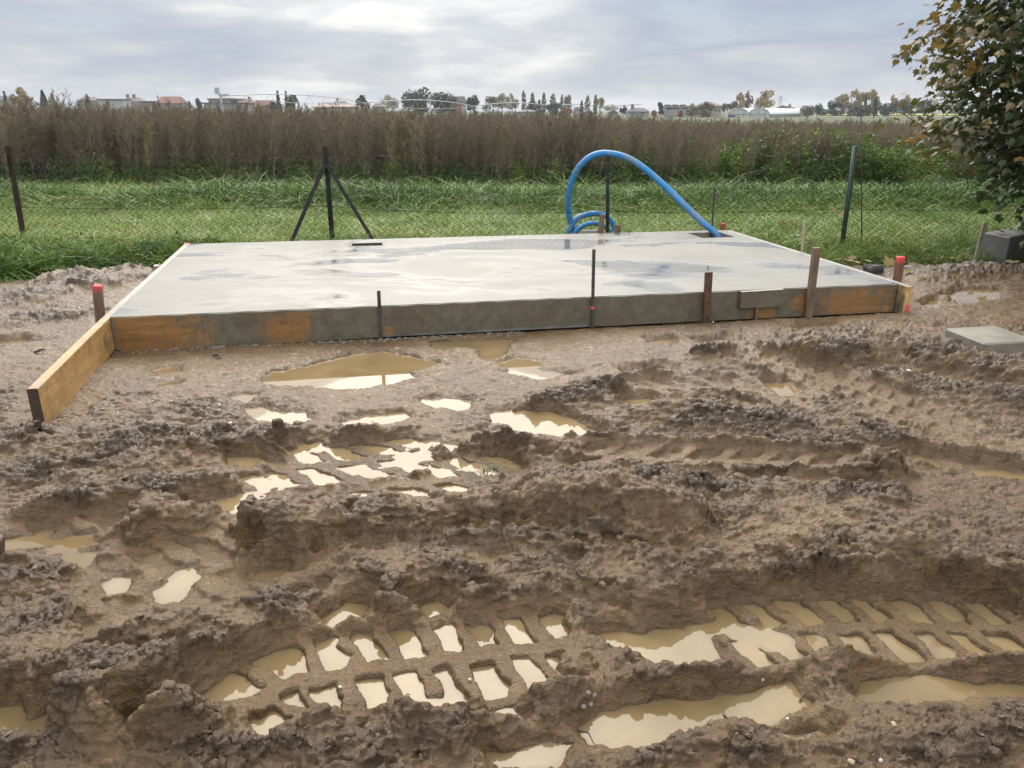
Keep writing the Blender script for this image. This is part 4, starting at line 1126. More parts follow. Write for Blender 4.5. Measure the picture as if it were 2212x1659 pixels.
# grass strip between the fence and the tall weeds
x, y = field_pts(30000, -14, 14, 8.95, 17.3)
slabx = np.array([p[:2] for p in SLAB])
ds = poly_sd(x, y, slabx)
edge_l = 9.15 + .25 * n2(x, y, .9, 80)
m = (ds > .12) & ((y > edge_l) | ((x > -2.5) & (x < 2.6)))
x, y = x[m], y[m]
tuss = np.exp(-((y - 14.3 - .3 * n2(x, y, .25, 81)) / .8) ** 2) * np.clip(1.0 + .9 * n2(x, y, .3, 82), .2, 1.4)
low = np.exp(-((y - 12.2) / .7) ** 2)
s = .92 + .85 * tuss - .22 * low + .20 * n2(x, y, .8, 83) + .15 * np.exp(-((y - 9.5) / .5) ** 2)
tint = .50 - .38 * tuss + .10 * np.exp(-((y - 10.0) / .7) ** 2) + .20 * n2(x, y, .7, 84) + RNG.normal(0, .12, len(x)) + .10 * np.exp(-((x + 7) / 5) ** 2)
gz = np.where(y > 9.05, -.10, -.07)
o = scatter('meadow_grass', np.stack([x, y, gz], 1), euler(len(x), .25), np.clip(s * RNG.uniform(.75, 1.25, len(x)), .3, 2.0), RNG.integers(0, 5, len(x)), np.clip(tint, 0, 1), G_SRC)
tag(o, 'wet green grass strip between the wire fence and the brown weeds', 'grass', kind='stuff')
# grass this side of the fence, left and right of the slab
x, y = field_pts(5200, -9, -3.0, 7.1, 9.4)
lim = 7.35 + .25 * n2(x, y, 1.3, 85) + np.clip((x + 5.2) * .85, 0, 2)
m = (y > lim) & (poly_sd(x, y, slabx) > .16); x1, y1 = x[m], y[m]
x, y = field_pts(2600, 2.6, 9, 8.2, 9.4)
m = (y > 8.72 + .15 * n2(x, y, 1.3, 86) + .1 * np.clip(x - 5.0, 0, 1)) & (poly_sd(x, y, slabx) > .10); x2, y2 = x[m], y[m]
x, y = np.concatenate([x1, x2]), np.concatenate([y1, y2])
tl = np.where(x < 0, .22 + .25 * (y > 8.4), .50) + RNG.normal(0, .16, len(x)) + .25 * n2(x, y, 1.2, 87)
zz = terrain(x, y)[0] - .03
o = scatter('verge_grass', np.stack([x, y, zz], 1), euler(len(x), .3), np.where(x < 0, .95, .62) * RNG.uniform(.6, 1.3, len(x)), RNG.integers(0, 5, len(x)), np.clip(tl, 0, 1), G_SRC)
tag(o, 'long untidy grass along the foot of the fence beside the mud', 'grass', kind='stuff')
# broad leaved weeds in the verge
leafy_m = tint_mat('weed_leaves', [(0.0, (.048, .082, .022)), (.4, (.105, .160, .030)), (.75, (.21, .25, .042)), (1.0, (.34, .31, .07))], .5, .3)
def leafy(h, n, size, spread):
    parts = []
    for k in range(5):
        b0 = np.array([RNG.normal(0, spread * .5), RNG.normal(0, spread * .5), 0]); tp = b0 + np.array([RNG.normal(.06, .12), RNG.normal(0, .12), h * RNG.uniform(.6, 1.1)])
        parts.append(slivers([b0, b0], [tp, tp], .012))
        q = RNG.random(n) ** .7; C = b0 + (tp - b0) * q[:, None] + RNG.normal(0, 1, (n, 3)) * np.array([spread, spread, .05]) * (1.15 - q[:, None] * .7)
        C[:, 2] = np.abs(C[:, 2])
        parts.append(leaf_quads(C, size))
    return joined(parts)
LF_SRC = [source('leafy_weed_%d' % k, *leafy(h, n, sz, sp), leafy_m) for k, (h, n, sz, sp) in enumerate(((.95, 46, .085, .12), (1.15, 54, .075, .11), (.6, 40, .10, .13)))]
x, y = field_pts(700, -9, -3.0, 7.2, 9.2); m = (y > 7.5 + np.clip((x + 5.2) * .85, 0, 2)) & (poly_sd(x, y, slabx) > .2); x, y = x[m], y[m]
o = scatter('verge_weeds', np.stack([x, y, terrain(x, y)[0]], 1), euler(len(x), .25), RNG.uniform(.25, .5, len(x)), np.full(len(x), 2), np.clip(RNG.normal(.25, .15, len(x)), 0, 1), LF_SRC)
tag(o, 'broad leaved dark green weeds in the grass left of the slab', 'weeds', kind='stuff')

# the tall brown weeds
brown_m = tint_mat('dry_weeds', [(0.0, (.110, .087, .060)), (.35, (.178, .143, .100)), (.7, (.25, .203, .142)), (1.0, (.27, .25, .11))], .8, .12, .15)
def dry_weed(h, n_pl):
    parts = []
    for k in range(n_pl):
        b0 = np.array([RNG.normal(0, .16), RNG.normal(0, .16), 0]); H_ = h * RNG.uniform(.78, 1.06)
        ln = np.array([RNG.normal(.14, .10), RNG.normal(0, .10), H_])
        parts.append(slivers([b0, b0], [b0 + ln, b0 + ln], .014))
        nb = 34; q = RNG.uniform(.34, 1.0, nb); a = RNG.uniform(0, 6.28, nb)
        P0 = b0 + ln * q[:, None]; l = (.05 + .34 * (1 - q) ** .6) * RNG.uniform(.6, 1.2, nb) * np.where(q > .5, 1, .8)
        dv = np.stack([np.cos(a) * .55 + .12, np.sin(a) * .55, np.full(nb, .85)], 1)
        P1 = P0 + dv * l[:, None]
        parts.append(slivers(P0, P1, .0065))
        ns = 8; t = RNG.uniform(.25, 1.0, (nb, ns))[..., None]
        S0 = P0[:, None] + (P1 - P0)[:, None] * t; S1 = S0 + (RNG.normal(0, .030, (nb, ns, 3)) + np.array([.008, 0, .042]))
        parts.append(slivers(S0.reshape(-1, 3), S1.reshape(-1, 3), .0085))
    return joined(parts)
BW_SRC = [source('dry_weed_%d' % k, *dry_weed(1.62, 4), brown_m) for k in range(7)]
def weed_rows(n, y0, y1):
    x, y = field_pts(n, -34, 34, y0, y1)
    m = x < 14 + (y - 16) * .55
    return x[m], y[m]
xa, ya = weed_rows(2600, 16.7, 20.5); xb, yb = weed_rows(3800, 20.5, 44)
x, y = np.concatenate([xa, xb]), np.concatenate([ya, yb])
ya_edge = 17.0 + .45 * n2(x, y, .35, 90) - .02 * x; m = y > ya_edge; x, y = x[m], y[m]
hgt = np.interp(x / (y / 17.5), [-13, -8, -2, 1.5, 3.5, 7, 11, 14], [2.04, 1.93, 1.77, 1.66, 1.48, 1.41, 1.36, 1.34]) / 1.83 * np.interp(y, [17, 24, 44], [.98, 1.0, .93])
hgt = hgt * (1 + .07 * n2(x, y, .5, 91) + RNG.normal(0, .055, len(x)) + .0 * (RNG.random(len(x)) > .99))
gap = n2(x, y, .22, 93); keep_ = ~((x > 4.5) & (x < 9.5) & (y < 19.5) & (gap > -.15))
x, y, hgt = x[keep_], y[keep_], hgt[keep_]
tint = .48 + .30 * n2(x, y, .45, 92) + RNG.normal(0, .13, len(x)) + .0 * y
o = scatter('dry_weeds', np.stack([x, y, np.full(len(x), -.08)], 1), np.stack([RNG.normal(0, .05, len(x)), RNG.normal(.05, .07, len(x)), RNG.normal(0, .7, len(x))], 1), hgt, RNG.integers(0, 7, len(x)), np.clip(tint, 0, 1), BW_SRC)
tag(o, 'wide stand of tall dry brown feathery weeds behind the grass', 'weeds', kind='stuff')
# greener undergrowth at their foot, and the green patch behind the pipe
x, y = field_pts(2600, -15, 15, 16.6, 19.6)
e = 16.85 + .4 * n2(x, y, .35, 90) - .02 * x
patch = np.exp(-(((x - 6.6) / 2.6) ** 2 + ((y - 18.0) / 1.3) ** 2)) + .25 * np.exp(-(((x - 9.8) / 1.4) ** 2))
pr = np.clip(.50 + .9 * n2(x, y, .35, 95), .25, .95) + patch
m = (y > e) & (RNG.random(len(x)) < pr); x, y, patch = x[m], y[m], patch[m]
sc = (.60 + .30 * n2(x, y, .5, 96)) * RNG.uniform(.7, 1.2, len(x)) + patch * .55
o = scatter('green_weeds', np.stack([x, y, np.full(len(x), -.09)], 1), euler(len(x), .15), np.clip(sc, .3, 1.02), RNG.integers(0, 3, len(x)), np.clip(.34 + .15 * patch + .35 * n2(x, y, .6, 97) + RNG.normal(0, .15, len(x)), 0, 1), LF_SRC)
tag(o, 'green leafy undergrowth at the foot of the brown weeds', 'undergrowth', kind='stuff')
# a few yellow flowering tops that stand out among the brown
gold_m = two_tone('goldenrod', (.16, .15, .035), (.26, .235, .07), 3, .7, 0)
for (dx, dy, Y, label) in ((735, 262, 18.4, 'yellow green goldenrod head left of centre in the brown weeds'), (395, 255, 18.0, 'yellow green goldenrod clump in the left part of the brown weeds'),
                           (905, 250, 19.5, 'broad yellow green goldenrod in the middle of the brown weeds'), (1690, 290, 17.3, 'slim yellow green goldenrod towards the right of the brown weeds')):
    p = at(dx, dy, Y); C = RNG.normal(0, 1, (170, 3)) * np.array([.17, .15, .16]) + np.array([0, 0, p.z - .22])
    v, f = joined([leaf_quads(C, .05), slivers(np.zeros((6, 3)) + RNG.normal(0, .05, (6, 3)) * [1, 1, 0], C[:6], .014)])
    tag(mesh_np('goldenrod_plant', v, f, gold_m, loc=Vector((p.x, p.y, 0))), label, 'plant', 'yellow plants among the weeds')
p = at(142, 190, 24); sp = MB(); bz = Vector((p.x + .35, p.y, -.1)); tp = p
sp.tube([bz, bz.lerp(tp, .5) + Vector((.05, 0, 0)), tp], [.02, .014, .004], 5)
for k in range(11):
    q = .45 + .05 * k; a = bz.lerp(tp, q); s_ = 1 if k % 3 else -1
    sp.tube([a, a + Vector((-.22 * s_ + .05, .05, .26)) * (1.35 - q)], [.008, .003], 4)
tag(sp.build('bare_sapling', two_tone('grey_bark', (.10, .085, .07), (.16, .14, .12), 9, .8, 0), loc=bz), 'bare leaning sapling standing above the brown weeds on the left', 'sapling')

# ------------------------------------------------------------------ maple at the right edge
tree_c = Vector((6.96, 8.15, -.05))
maple = empty('maple_tree', tree_c, 'dense maple with green and rust brown autumn leaves at the fence', 'tree')
bark_m = two_tone('maple_bark', (.05, .042, .034), (.10, .085, .07), 8, .85, .6, 40)
m = MB(); m.tube(smooth_path([tree_c + Vector(p) for p in ((0, 0, -.2), (.02, .02, .5), (-.05, .05, 1.2), (.05, 0, 2.4), (0, .1, 3.8), (.05, .1, 5.0))], 4), [.17 - .0075 * k for k in range(21)], 10); m.build('trunk', bark_m, maple, smooth=True)
rg = np.random.default_rng(11)
tips = []; br = MB(); nb = 0
CC = np.array([0, 0, 2.60]); RR = np.array([2.62, 2.2, 2.75])
NT = 600
d = rg.normal(size=(NT, 3)); d /= np.linalg.norm(d, axis=1, keepdims=True)
rad = rg.uniform(.20, 1.0, NT) ** .45 * (1 + .05 * rg.normal(size=NT))
tips = CC + d * RR * rad[:, None]
tips[:, 0] += .0 * np.clip(tips[:, 2] - 1.0, -1.0, 0) * -1.0      # the skirt recedes towards the trunk
tips = tips[tips[:, 2] > .38]
for k, tp in enumerate(tips):
    z0 = np.clip(tp[2] * .55 - .25 * np.hypot(tp[0], tp[1]) + .5, .5, 4.6); a = tree_c + Vector((0, 0, float(z0))); bpt = tree_c + Vector(tp)
    mid = a.lerp(bpt, .55) + Vector((0, 0, .12))
    if k % 2 == 0: br.tube(smooth_path([a, mid, bpt], 3), [.030, .026, .021, .017, .012, .008, .005], 4, caps=False); nb += 1
for k in range(26):                                               # bare twig ends at the left rim
    tp = tips[rg.integers(len(tips))]
    if tp[0] > -1.4: continue
    bpt = tree_c + Vector(tp); br.tube([bpt, bpt + Vector((-.28, 0, .14 + .1 * rg.random()))], [.006, .003], 4, caps=False)
br.build('branches', bark_m, maple)
# one lobed leaf in its own plane
half = [(0, -.02), (.10, -.10), (.30, -.13), (.27, -.01), (.52, .10), (.34, .18), (.40, .40), (.20, .36), (.13, .50), (0, .82)]
outl = half + [(-px_, py_) for px_, py_ in half[-2:0:-1]]
LV0 = np.array([(0, .12, 0)] + [(px_, py_, -.22 * abs(px_) - .12 * max(py_ - .3, 0)) for px_, py_ in outl])
LF0 = np.array([(0, k + 1, (k + 1) % len(outl) + 1) for k in range(len(outl))])
per = 54; n = len(tips) * per
cen = np.repeat(tips, per, 0) + rg.normal(0, 1, (n, 3)) * np.array([.17, .18, .14])
rel = (cen - CC) / RR; rr_ = np.linalg.norm(rel, axis=1)
yaw = rg.uniform(0, 6.28, n); outw = np.arctan2(rel[:, 1], rel[:, 0]) - np.pi / 2
yaw = np.where(rg.random(n) < .6, outw + rg.normal(0, .7, n), yaw)
pitch = rg.normal(-.75, .38, n); roll = rg.normal(0, .38, n); size = rg.uniform(.085, .135, n)
def leaf_rot(yaw, pitch, roll):
    cy_, sy_, cp, sp_, cr, sr = np.cos(yaw), np.sin(yaw), np.cos(pitch), np.sin(pitch), np.cos(roll), np.sin(roll)
    Rz = np.stack([np.stack([cy_, -sy_, 0 * cy_], -1), np.stack([sy_, cy_, 0 * cy_], -1), np.stack([0 * cy_, 0 * cy_, 1 + 0 * cy_], -1)], -2)
    Rx = np.stack([np.stack([1 + 0 * cp, 0 * cp, 0 * cp], -1), np.stack([0 * cp, cp, -sp_], -1), np.stack([0 * cp, sp_, cp], -1)], -2)
    Ry = np.stack([np.stack([cr, 0 * cr, sr], -1), np.stack([0 * cr, 1 + 0 * cr, 0 * cr], -1), np.stack([-sr, 0 * cr, cr], -1)], -2)
    return Rz @ Rx @ Ry
M = leaf_rot(yaw, pitch, roll)
# autumn colour: the sun-side and outer shoots turn first
auto = np.clip(-.05 + .36 * (rr_ - .80) / .3 + .30 * fbm(cen[:, 0] * 1.7 + cen[:, 2], cen[:, 1] * 1.7 - cen[:, 2] * 1.3, 3, 101) + .14 * rg.normal(size=n) + .12 * (cen[:, 2] > 1.0) + .16 * np.clip(-rel[:, 0] - .35, 0, .6), 0, 1)
def leaf_material(name, stops):
    m, t, b = new_mat(name)
    a = t.nodes.new('ShaderNodeAttribute'); a.attribute_name = 'autumn'
    ob = t.nodes.new('ShaderNodeObjectInfo')
    col = ramp(t, a.outputs['Fac'], stops)
    L(t, col, b.inputs['Base Color']); b.inputs['Roughness'].default_value = .42
    tr = t.nodes.new('ShaderNodeBsdfTranslucent'); L(t, col, tr.inputs[0])
    mx = t.nodes.new('ShaderNodeMixShader'); mx.inputs[0].default_value = .35
    L(t, b.outputs[0], mx.inputs[1]); L(t, tr.outputs[0], mx.inputs[2]); L(t, mx.outputs[0], t.nodes['Material Output'].inputs[0])
    return m
STOPS = [(0.0, (.036, .058, .014)), (.30, (.062, .080, .018)), (.50, (.125, .105, .024)), (.70, (.22, .135, .036)), (.9, (.30, .16, .055)), (1.0, (.42, .26, .05))]
mleaf = leaf_material('maple_leaf', STOPS)
# the three hundred leaves nearest the camera are leaves of their own
wc_ = cen + np.array(tree_c); c_, s_ = math.cos(PITCH), math.sin(PITCH)
dz = wc_[:, 1] * c_ - (wc_[:, 2] - CAM_H) * s_; px_ = CX + FPX * wc_[:, 0] / dz; py_ = CY - FPX * ((wc_[:, 2] - CAM_H) * c_ + wc_[:, 1] * s_) / dz
inview = (px_ > 1900) & (px_ < 2205) & (py_ > 5) & (py_ < 560)
dist = np.where(inview, dz - size * 3, 1e9)
own = np.argsort(dist)[:300]; rest = np.setdiff1d(np.arange(n), own)
def leaf_arrays(ids):
    V = np.einsum('nij,kj->nki', M[ids], LV0) * size[ids][:, None, None] + cen[ids][:, None, :]
    return V.reshape(-1, 3), (np.arange(len(ids)) * len(LV0))[:, None, None] + LF0[None]
V_, F_ = leaf_arrays(rest)
crown = mesh_np('crown', V_, F_.reshape(-1, 3), mleaf, parent=maple); tag(crown, kind='stuff')
crown.data.attributes.new('autumn', 'FLOAT', 'POINT').data.foreach_set('value', np.repeat(auto[rest], len(LV0)).astype(np.float32))
LEAF_ME = []
for k, a_ in enumerate((.08, .3, .5, .62, .74, .86, .97)):
    o = mesh_np('leaf', LV0, LF0, mleaf); o.data.attributes.new('autumn', 'FLOAT', 'POINT').data.foreach_set('value', np.full(len(LV0), a_, np.float32))
    LEAF_ME.append(o.data); bpy.data.objects.remove(o)
for i in own:
    o = bpy.data.objects.new('leaf', LEAF_ME[int(np.clip(auto[i] * 7, 0, 6))]); COL.objects.link(o); o.parent = crown
    m4 = Matrix(M[i].tolist()).to_4x4(); o.matrix_local = Matrix.Translation(cen[i].tolist()) @ m4 @ Matrix.Diagonal((size[i],) * 3 + (1,))
# ------------------------------------------------------------------ fallen leaves
fleaf = leaf_material('fallen_leaf', [(0, (.22, .12, .045)), (.5, (.38, .25, .07)), (1.0, (.48, .36, .14))])
FL_ME = []
for a_ in (.1, .5, .9):
    o = mesh_np('fallen_leaf', LV0 * np.array([1, 1, -.9]), LF0, fleaf); o.data.attributes.new('autumn', 'FLOAT', 'POINT').data.foreach_set('value', np.full(len(LV0), a_, np.float32)); FL_ME.append(o.data); bpy.data.objects.remove(o)
def fallen(dx, dy, z, s, k, label, grp, Y=None, tilt=.3):
    p = at(dx, dy, Y) if Y else gp(dx, dy, z)
    o = bpy.data.objects.new('fallen_leaf', FL_ME[k]); COL.objects.link(o)
    o.location = p if Y else (p.x, p.y, max(ground_z(p.x, p.y), z) + .02)
    o.rotation_euler = (random.uniform(-tilt, tilt) + (.9 if Y else .15), random.uniform(-tilt, tilt), random.uniform(0, 6.28) if not Y else random.uniform(-.6, .6)); o.scale = (s,) * 3
    tag(o, label, 'leaf', grp)
GF = 'fallen maple leaves'
fallen(1922, 572, -.03, .17, 2, 'large pale yellow fallen leaf at the grass edge beside the red stake', GF, Y=8.6)
for dx, dy in ((1945, 573), (1960, 580), (1935, 586), (1972, 576)): fallen(dx, dy, 0, .13, random.randrange(2), 'yellow brown fallen leaf on the mud right of the red topped stake', GF + ' right of the stake')
for dx, dy in ((1868, 566), (1845, 562), (1852, 572), (1836, 568)): fallen(dx, dy, 0, .13, random.randrange(2), 'brown fallen leaf by the foot of the green post', GF + ' at the green post')
for dx, dy in ((2000, 566), (2022, 570), (2045, 572), (2062, 562), (2025, 590), (2082, 590), (1990, 588), (1958, 605)): fallen(dx, dy, 0, .12, random.randrange(3), 'fallen leaf scattered on the mud below the maple', GF + ' below the maple')
fallen(2178, 586, 0, .17, 2, 'pale yellow leaf clump on the dark dirt before the footing', GF); 
p = at(2165, 507, 8.85); o = bpy.data.objects.new('fallen_leaf', FL_ME[0]); COL.objects.link(o); o.location = (p.x, p.y, zt + .025); o.scale = (.15,) * 3; o.rotation_euler = (.3, .1, 1.2); tag(o, 'brown curled leaf lying on top of the grey concrete footing', 'leaf', GF)
for dx, dy in ((1690, 487), (1752, 420), (1818, 468), (1795, 455)):
    p = gp(dx, dy, .14); fallen(dx, dy, 0, .13, random.randrange(3), 'yellow leaf caught in the green grass behind the fence', GF + ' in the grass', Y=p.y)
# ------------------------------------------------------------------ far side of the fields: trees
def far_leaf(name, c1, c2, tr=.15):
    m, t, b = new_mat(name); v = coords(t)
    L(t, ramp(t, noise(t, v, .9, 3, .6), [(.35, c1), (.65, c2)]), b.inputs['Base Color']); b.inputs['Roughness'].default_value = .8
    b.inputs['Specular IOR Level'].default_value = .2
    return m
FM = {'dark': far_leaf('dark_foliage', (.036, .052, .034), (.070, .090, .056)), 'green': far_leaf('green_foliage', (.062, .085, .042), (.115, .14, .07)),
      'willow': far_leaf('willow_foliage', (.050, .070, .040), (.115, .130, .078)), 'gold': far_leaf('golden_foliage', (.24, .18, .075), (.40, .31, .15)),
      'pale': far_leaf('pale_autumn_foliage', (.27, .235, .15), (.42, .38, .27)), 'brown': far_leaf('brown_foliage', (.105, .080, .048), (.19, .145, .085)),
      'orange': far_leaf('orange_foliage', (.24, .11, .035), (.38, .19, .07)), 'fir': far_leaf('fir_foliage', (.026, .040, .036), (.048, .066, .058)),
      'poplar': far_leaf('poplar_foliage', (.11, .125, .06), (.20, .205, .105)), 'olive': far_leaf('olive_foliage', (.10, .10, .045), (.17, .16, .075))}
fbark = two_tone('far_bark', (.13, .115, .095), (.21, .19, .165), 3, .9, 0)
def far_tree(kind, mat, dx, dtop, dw, Y, label, cat='tree', group=None, n=520, dbase=None, bare=0.0):
    rg = np.random.default_rng(int(dx * 7 + dtop)); tp = at(dx, dtop, Y); zb = -.05 if dbase is None else at(dx, dbase, Y).z
    w = (at(dx + dw / 2, dtop, Y).x - at(dx - dw / 2, dtop, Y).x); h = tp.z - zb
    root = empty({'fir': 'fir_tree', 'poplar': 'poplar_tree', 'willow': 'willow_tree', 'bush': 'bush'}.get(kind, 'broadleaf_tree'), Vector((tp.x, Y, zb)), label, cat, group)
    px = Y / 769.0
    m = MB(); bz = Vector((0, 0, -.2)) + root.location; r0 = max(.10, h * .028)
    if kind != 'bush': m.tube([bz, bz + Vector((0, 0, h * .5)), bz + Vector((0, 0, h * .93))], [r0, r0 * .6, .03], 6)
    else: m.tube([bz, bz + Vector((0, 0, h * .6))], [r0, .04], 5)
    sz = max(px * 1.3, h * .085)
    if kind == 'fir':
        q = rg.random(n) ** .7; tier = (q * 9) % 1.0
        rad_ = w / 2 * (1.02 - q) * (.55 + .55 * (1 - tier)); a = rg.uniform(0, 6.28, n); k = np.sqrt(rg.random(n))
        C = np.stack([np.cos(a) * rad_ * k, np.sin(a) * rad_ * k, h * (.08 + .92 * q) - .10 * rad_ * k], 1)
        C = np.concatenate([C, np.stack([np.zeros(8), np.zeros(8), np.linspace(.9, 1, 8) * h], 1)])
    elif kind == 'poplar':
        q = rg.random(n); rad_ = w / 2 * np.sin(np.pi * np.clip(q * .93 + .07, 0, 1)) ** .6; a = rg.uniform(0, 6.28, n); k = np.sqrt(rg.random(n))
        C = np.stack([np.cos(a) * rad_ * k, np.sin(a) * rad_ * k, h * (.06 + .94 * q)], 1)
    elif kind == 'willow':
        nl = 7; lc = np.stack([rg.uniform(-.34, .34, nl) * w, rg.uniform(-.3, .3, nl) * w, rg.uniform(.55, .80, nl) * h], 1); lc[0] = (0, 0, h * .74)
        i = rg.integers(0, nl, n); d_ = rg.normal(size=(n, 3)); d_ /= np.linalg.norm(d_, axis=1, keepdims=True)
        C = lc[i] + d_ * np.array([.24 * w, .24 * w, .24 * h]) * rg.uniform(.6, 1, n)[:, None]; C[:, 2] -= rg.random(n) ** 2 * h * .45
        C[:, 2] = np.clip(C[:, 2], .05 * h, h)
    else:
        nl = 9 if kind != 'bush' else 10
        lo_ = .30 if kind == 'round' else (.42 if kind == 'sparse' else .2)
        lc = np.stack([rg.uniform(-.36, .36, nl) * w, rg.uniform(-.3, .3, nl) * w, rg.uniform(lo_, .84, nl) * h], 1); lc[0] = (rg.normal(0, .06) * w, 0, h * .84)
        fall = np.abs(lc[:, 0]) / (w * .5); lc[:, 2] = np.minimum(lc[:, 2], h * (.92 - .38 * fall))
        i = rg.integers(0, nl, n); d_ = rg.normal(size=(n, 3)); d_ /= np.linalg.norm(d_, axis=1, keepdims=True)
        C = lc[i] + d_ * (np.array([.24 * w, .24 * w, .20 * h]) if kind == 'bush' else np.array([.18 * w, .18 * w, .16 * h])) * (rg.random(n) ** .4)[:, None]
        for q_ in lc:                                             # limbs reach into every clump
            a = bz + Vector((0, 0, h * (.25 + .2 * rg.random()))); e_ = root.location + Vector(q_)
            m.tube([a, a.lerp(e_, .5) + Vector((0, 0, h * .05)), e_ + Vector((0, 0, h * .06))], [r0 * .45, r0 * .3, .03], 4, caps=False)
            if kind == 'sparse':
                for _ in range(4):
                    f_ = e_ + Vector((rg.normal(0, .12) * w, rg.normal(0, .1) * w, (.04 + .12 * rg.random()) * h)); m.tube([a.lerp(e_, .7), f_], [r0 * .22, .03], 3, caps=False)
    m.build('trunk', fbark, root)
    if kind == 'sparse': C = C[rg.random(len(C)) > bare]
    v, f = leaf_quads_seed(C, sz, rg, .8)
    mesh_np('crown', v, f, FM[mat], parent=root)
    return root
def leaf_quads_seed(C, size, rg, asp):
    n = len(C); d = rg.normal(size=(n, 3)); d /= np.linalg.norm(d, axis=1, keepdims=True)
    r = rg.normal(size=(n, 3)); s = np.cross(d, r); s /= np.linalg.norm(s, axis=1, keepdims=True) + 1e-9
    sz = (size * rg.uniform(.6, 1.35, n))[:, None]
    V = np.stack([C - d * sz * .5, C + s * sz * asp * .5, C + d * sz * .5, C - s * sz * asp * .5], 1).reshape(-1, 3); i = (np.arange(n) * 4)[:, None]
    return V, np.concatenate([i + np.array([[0, 1, 2]]), i + np.array([[0, 2, 3]])])
GT = 'trees beyond the fields'
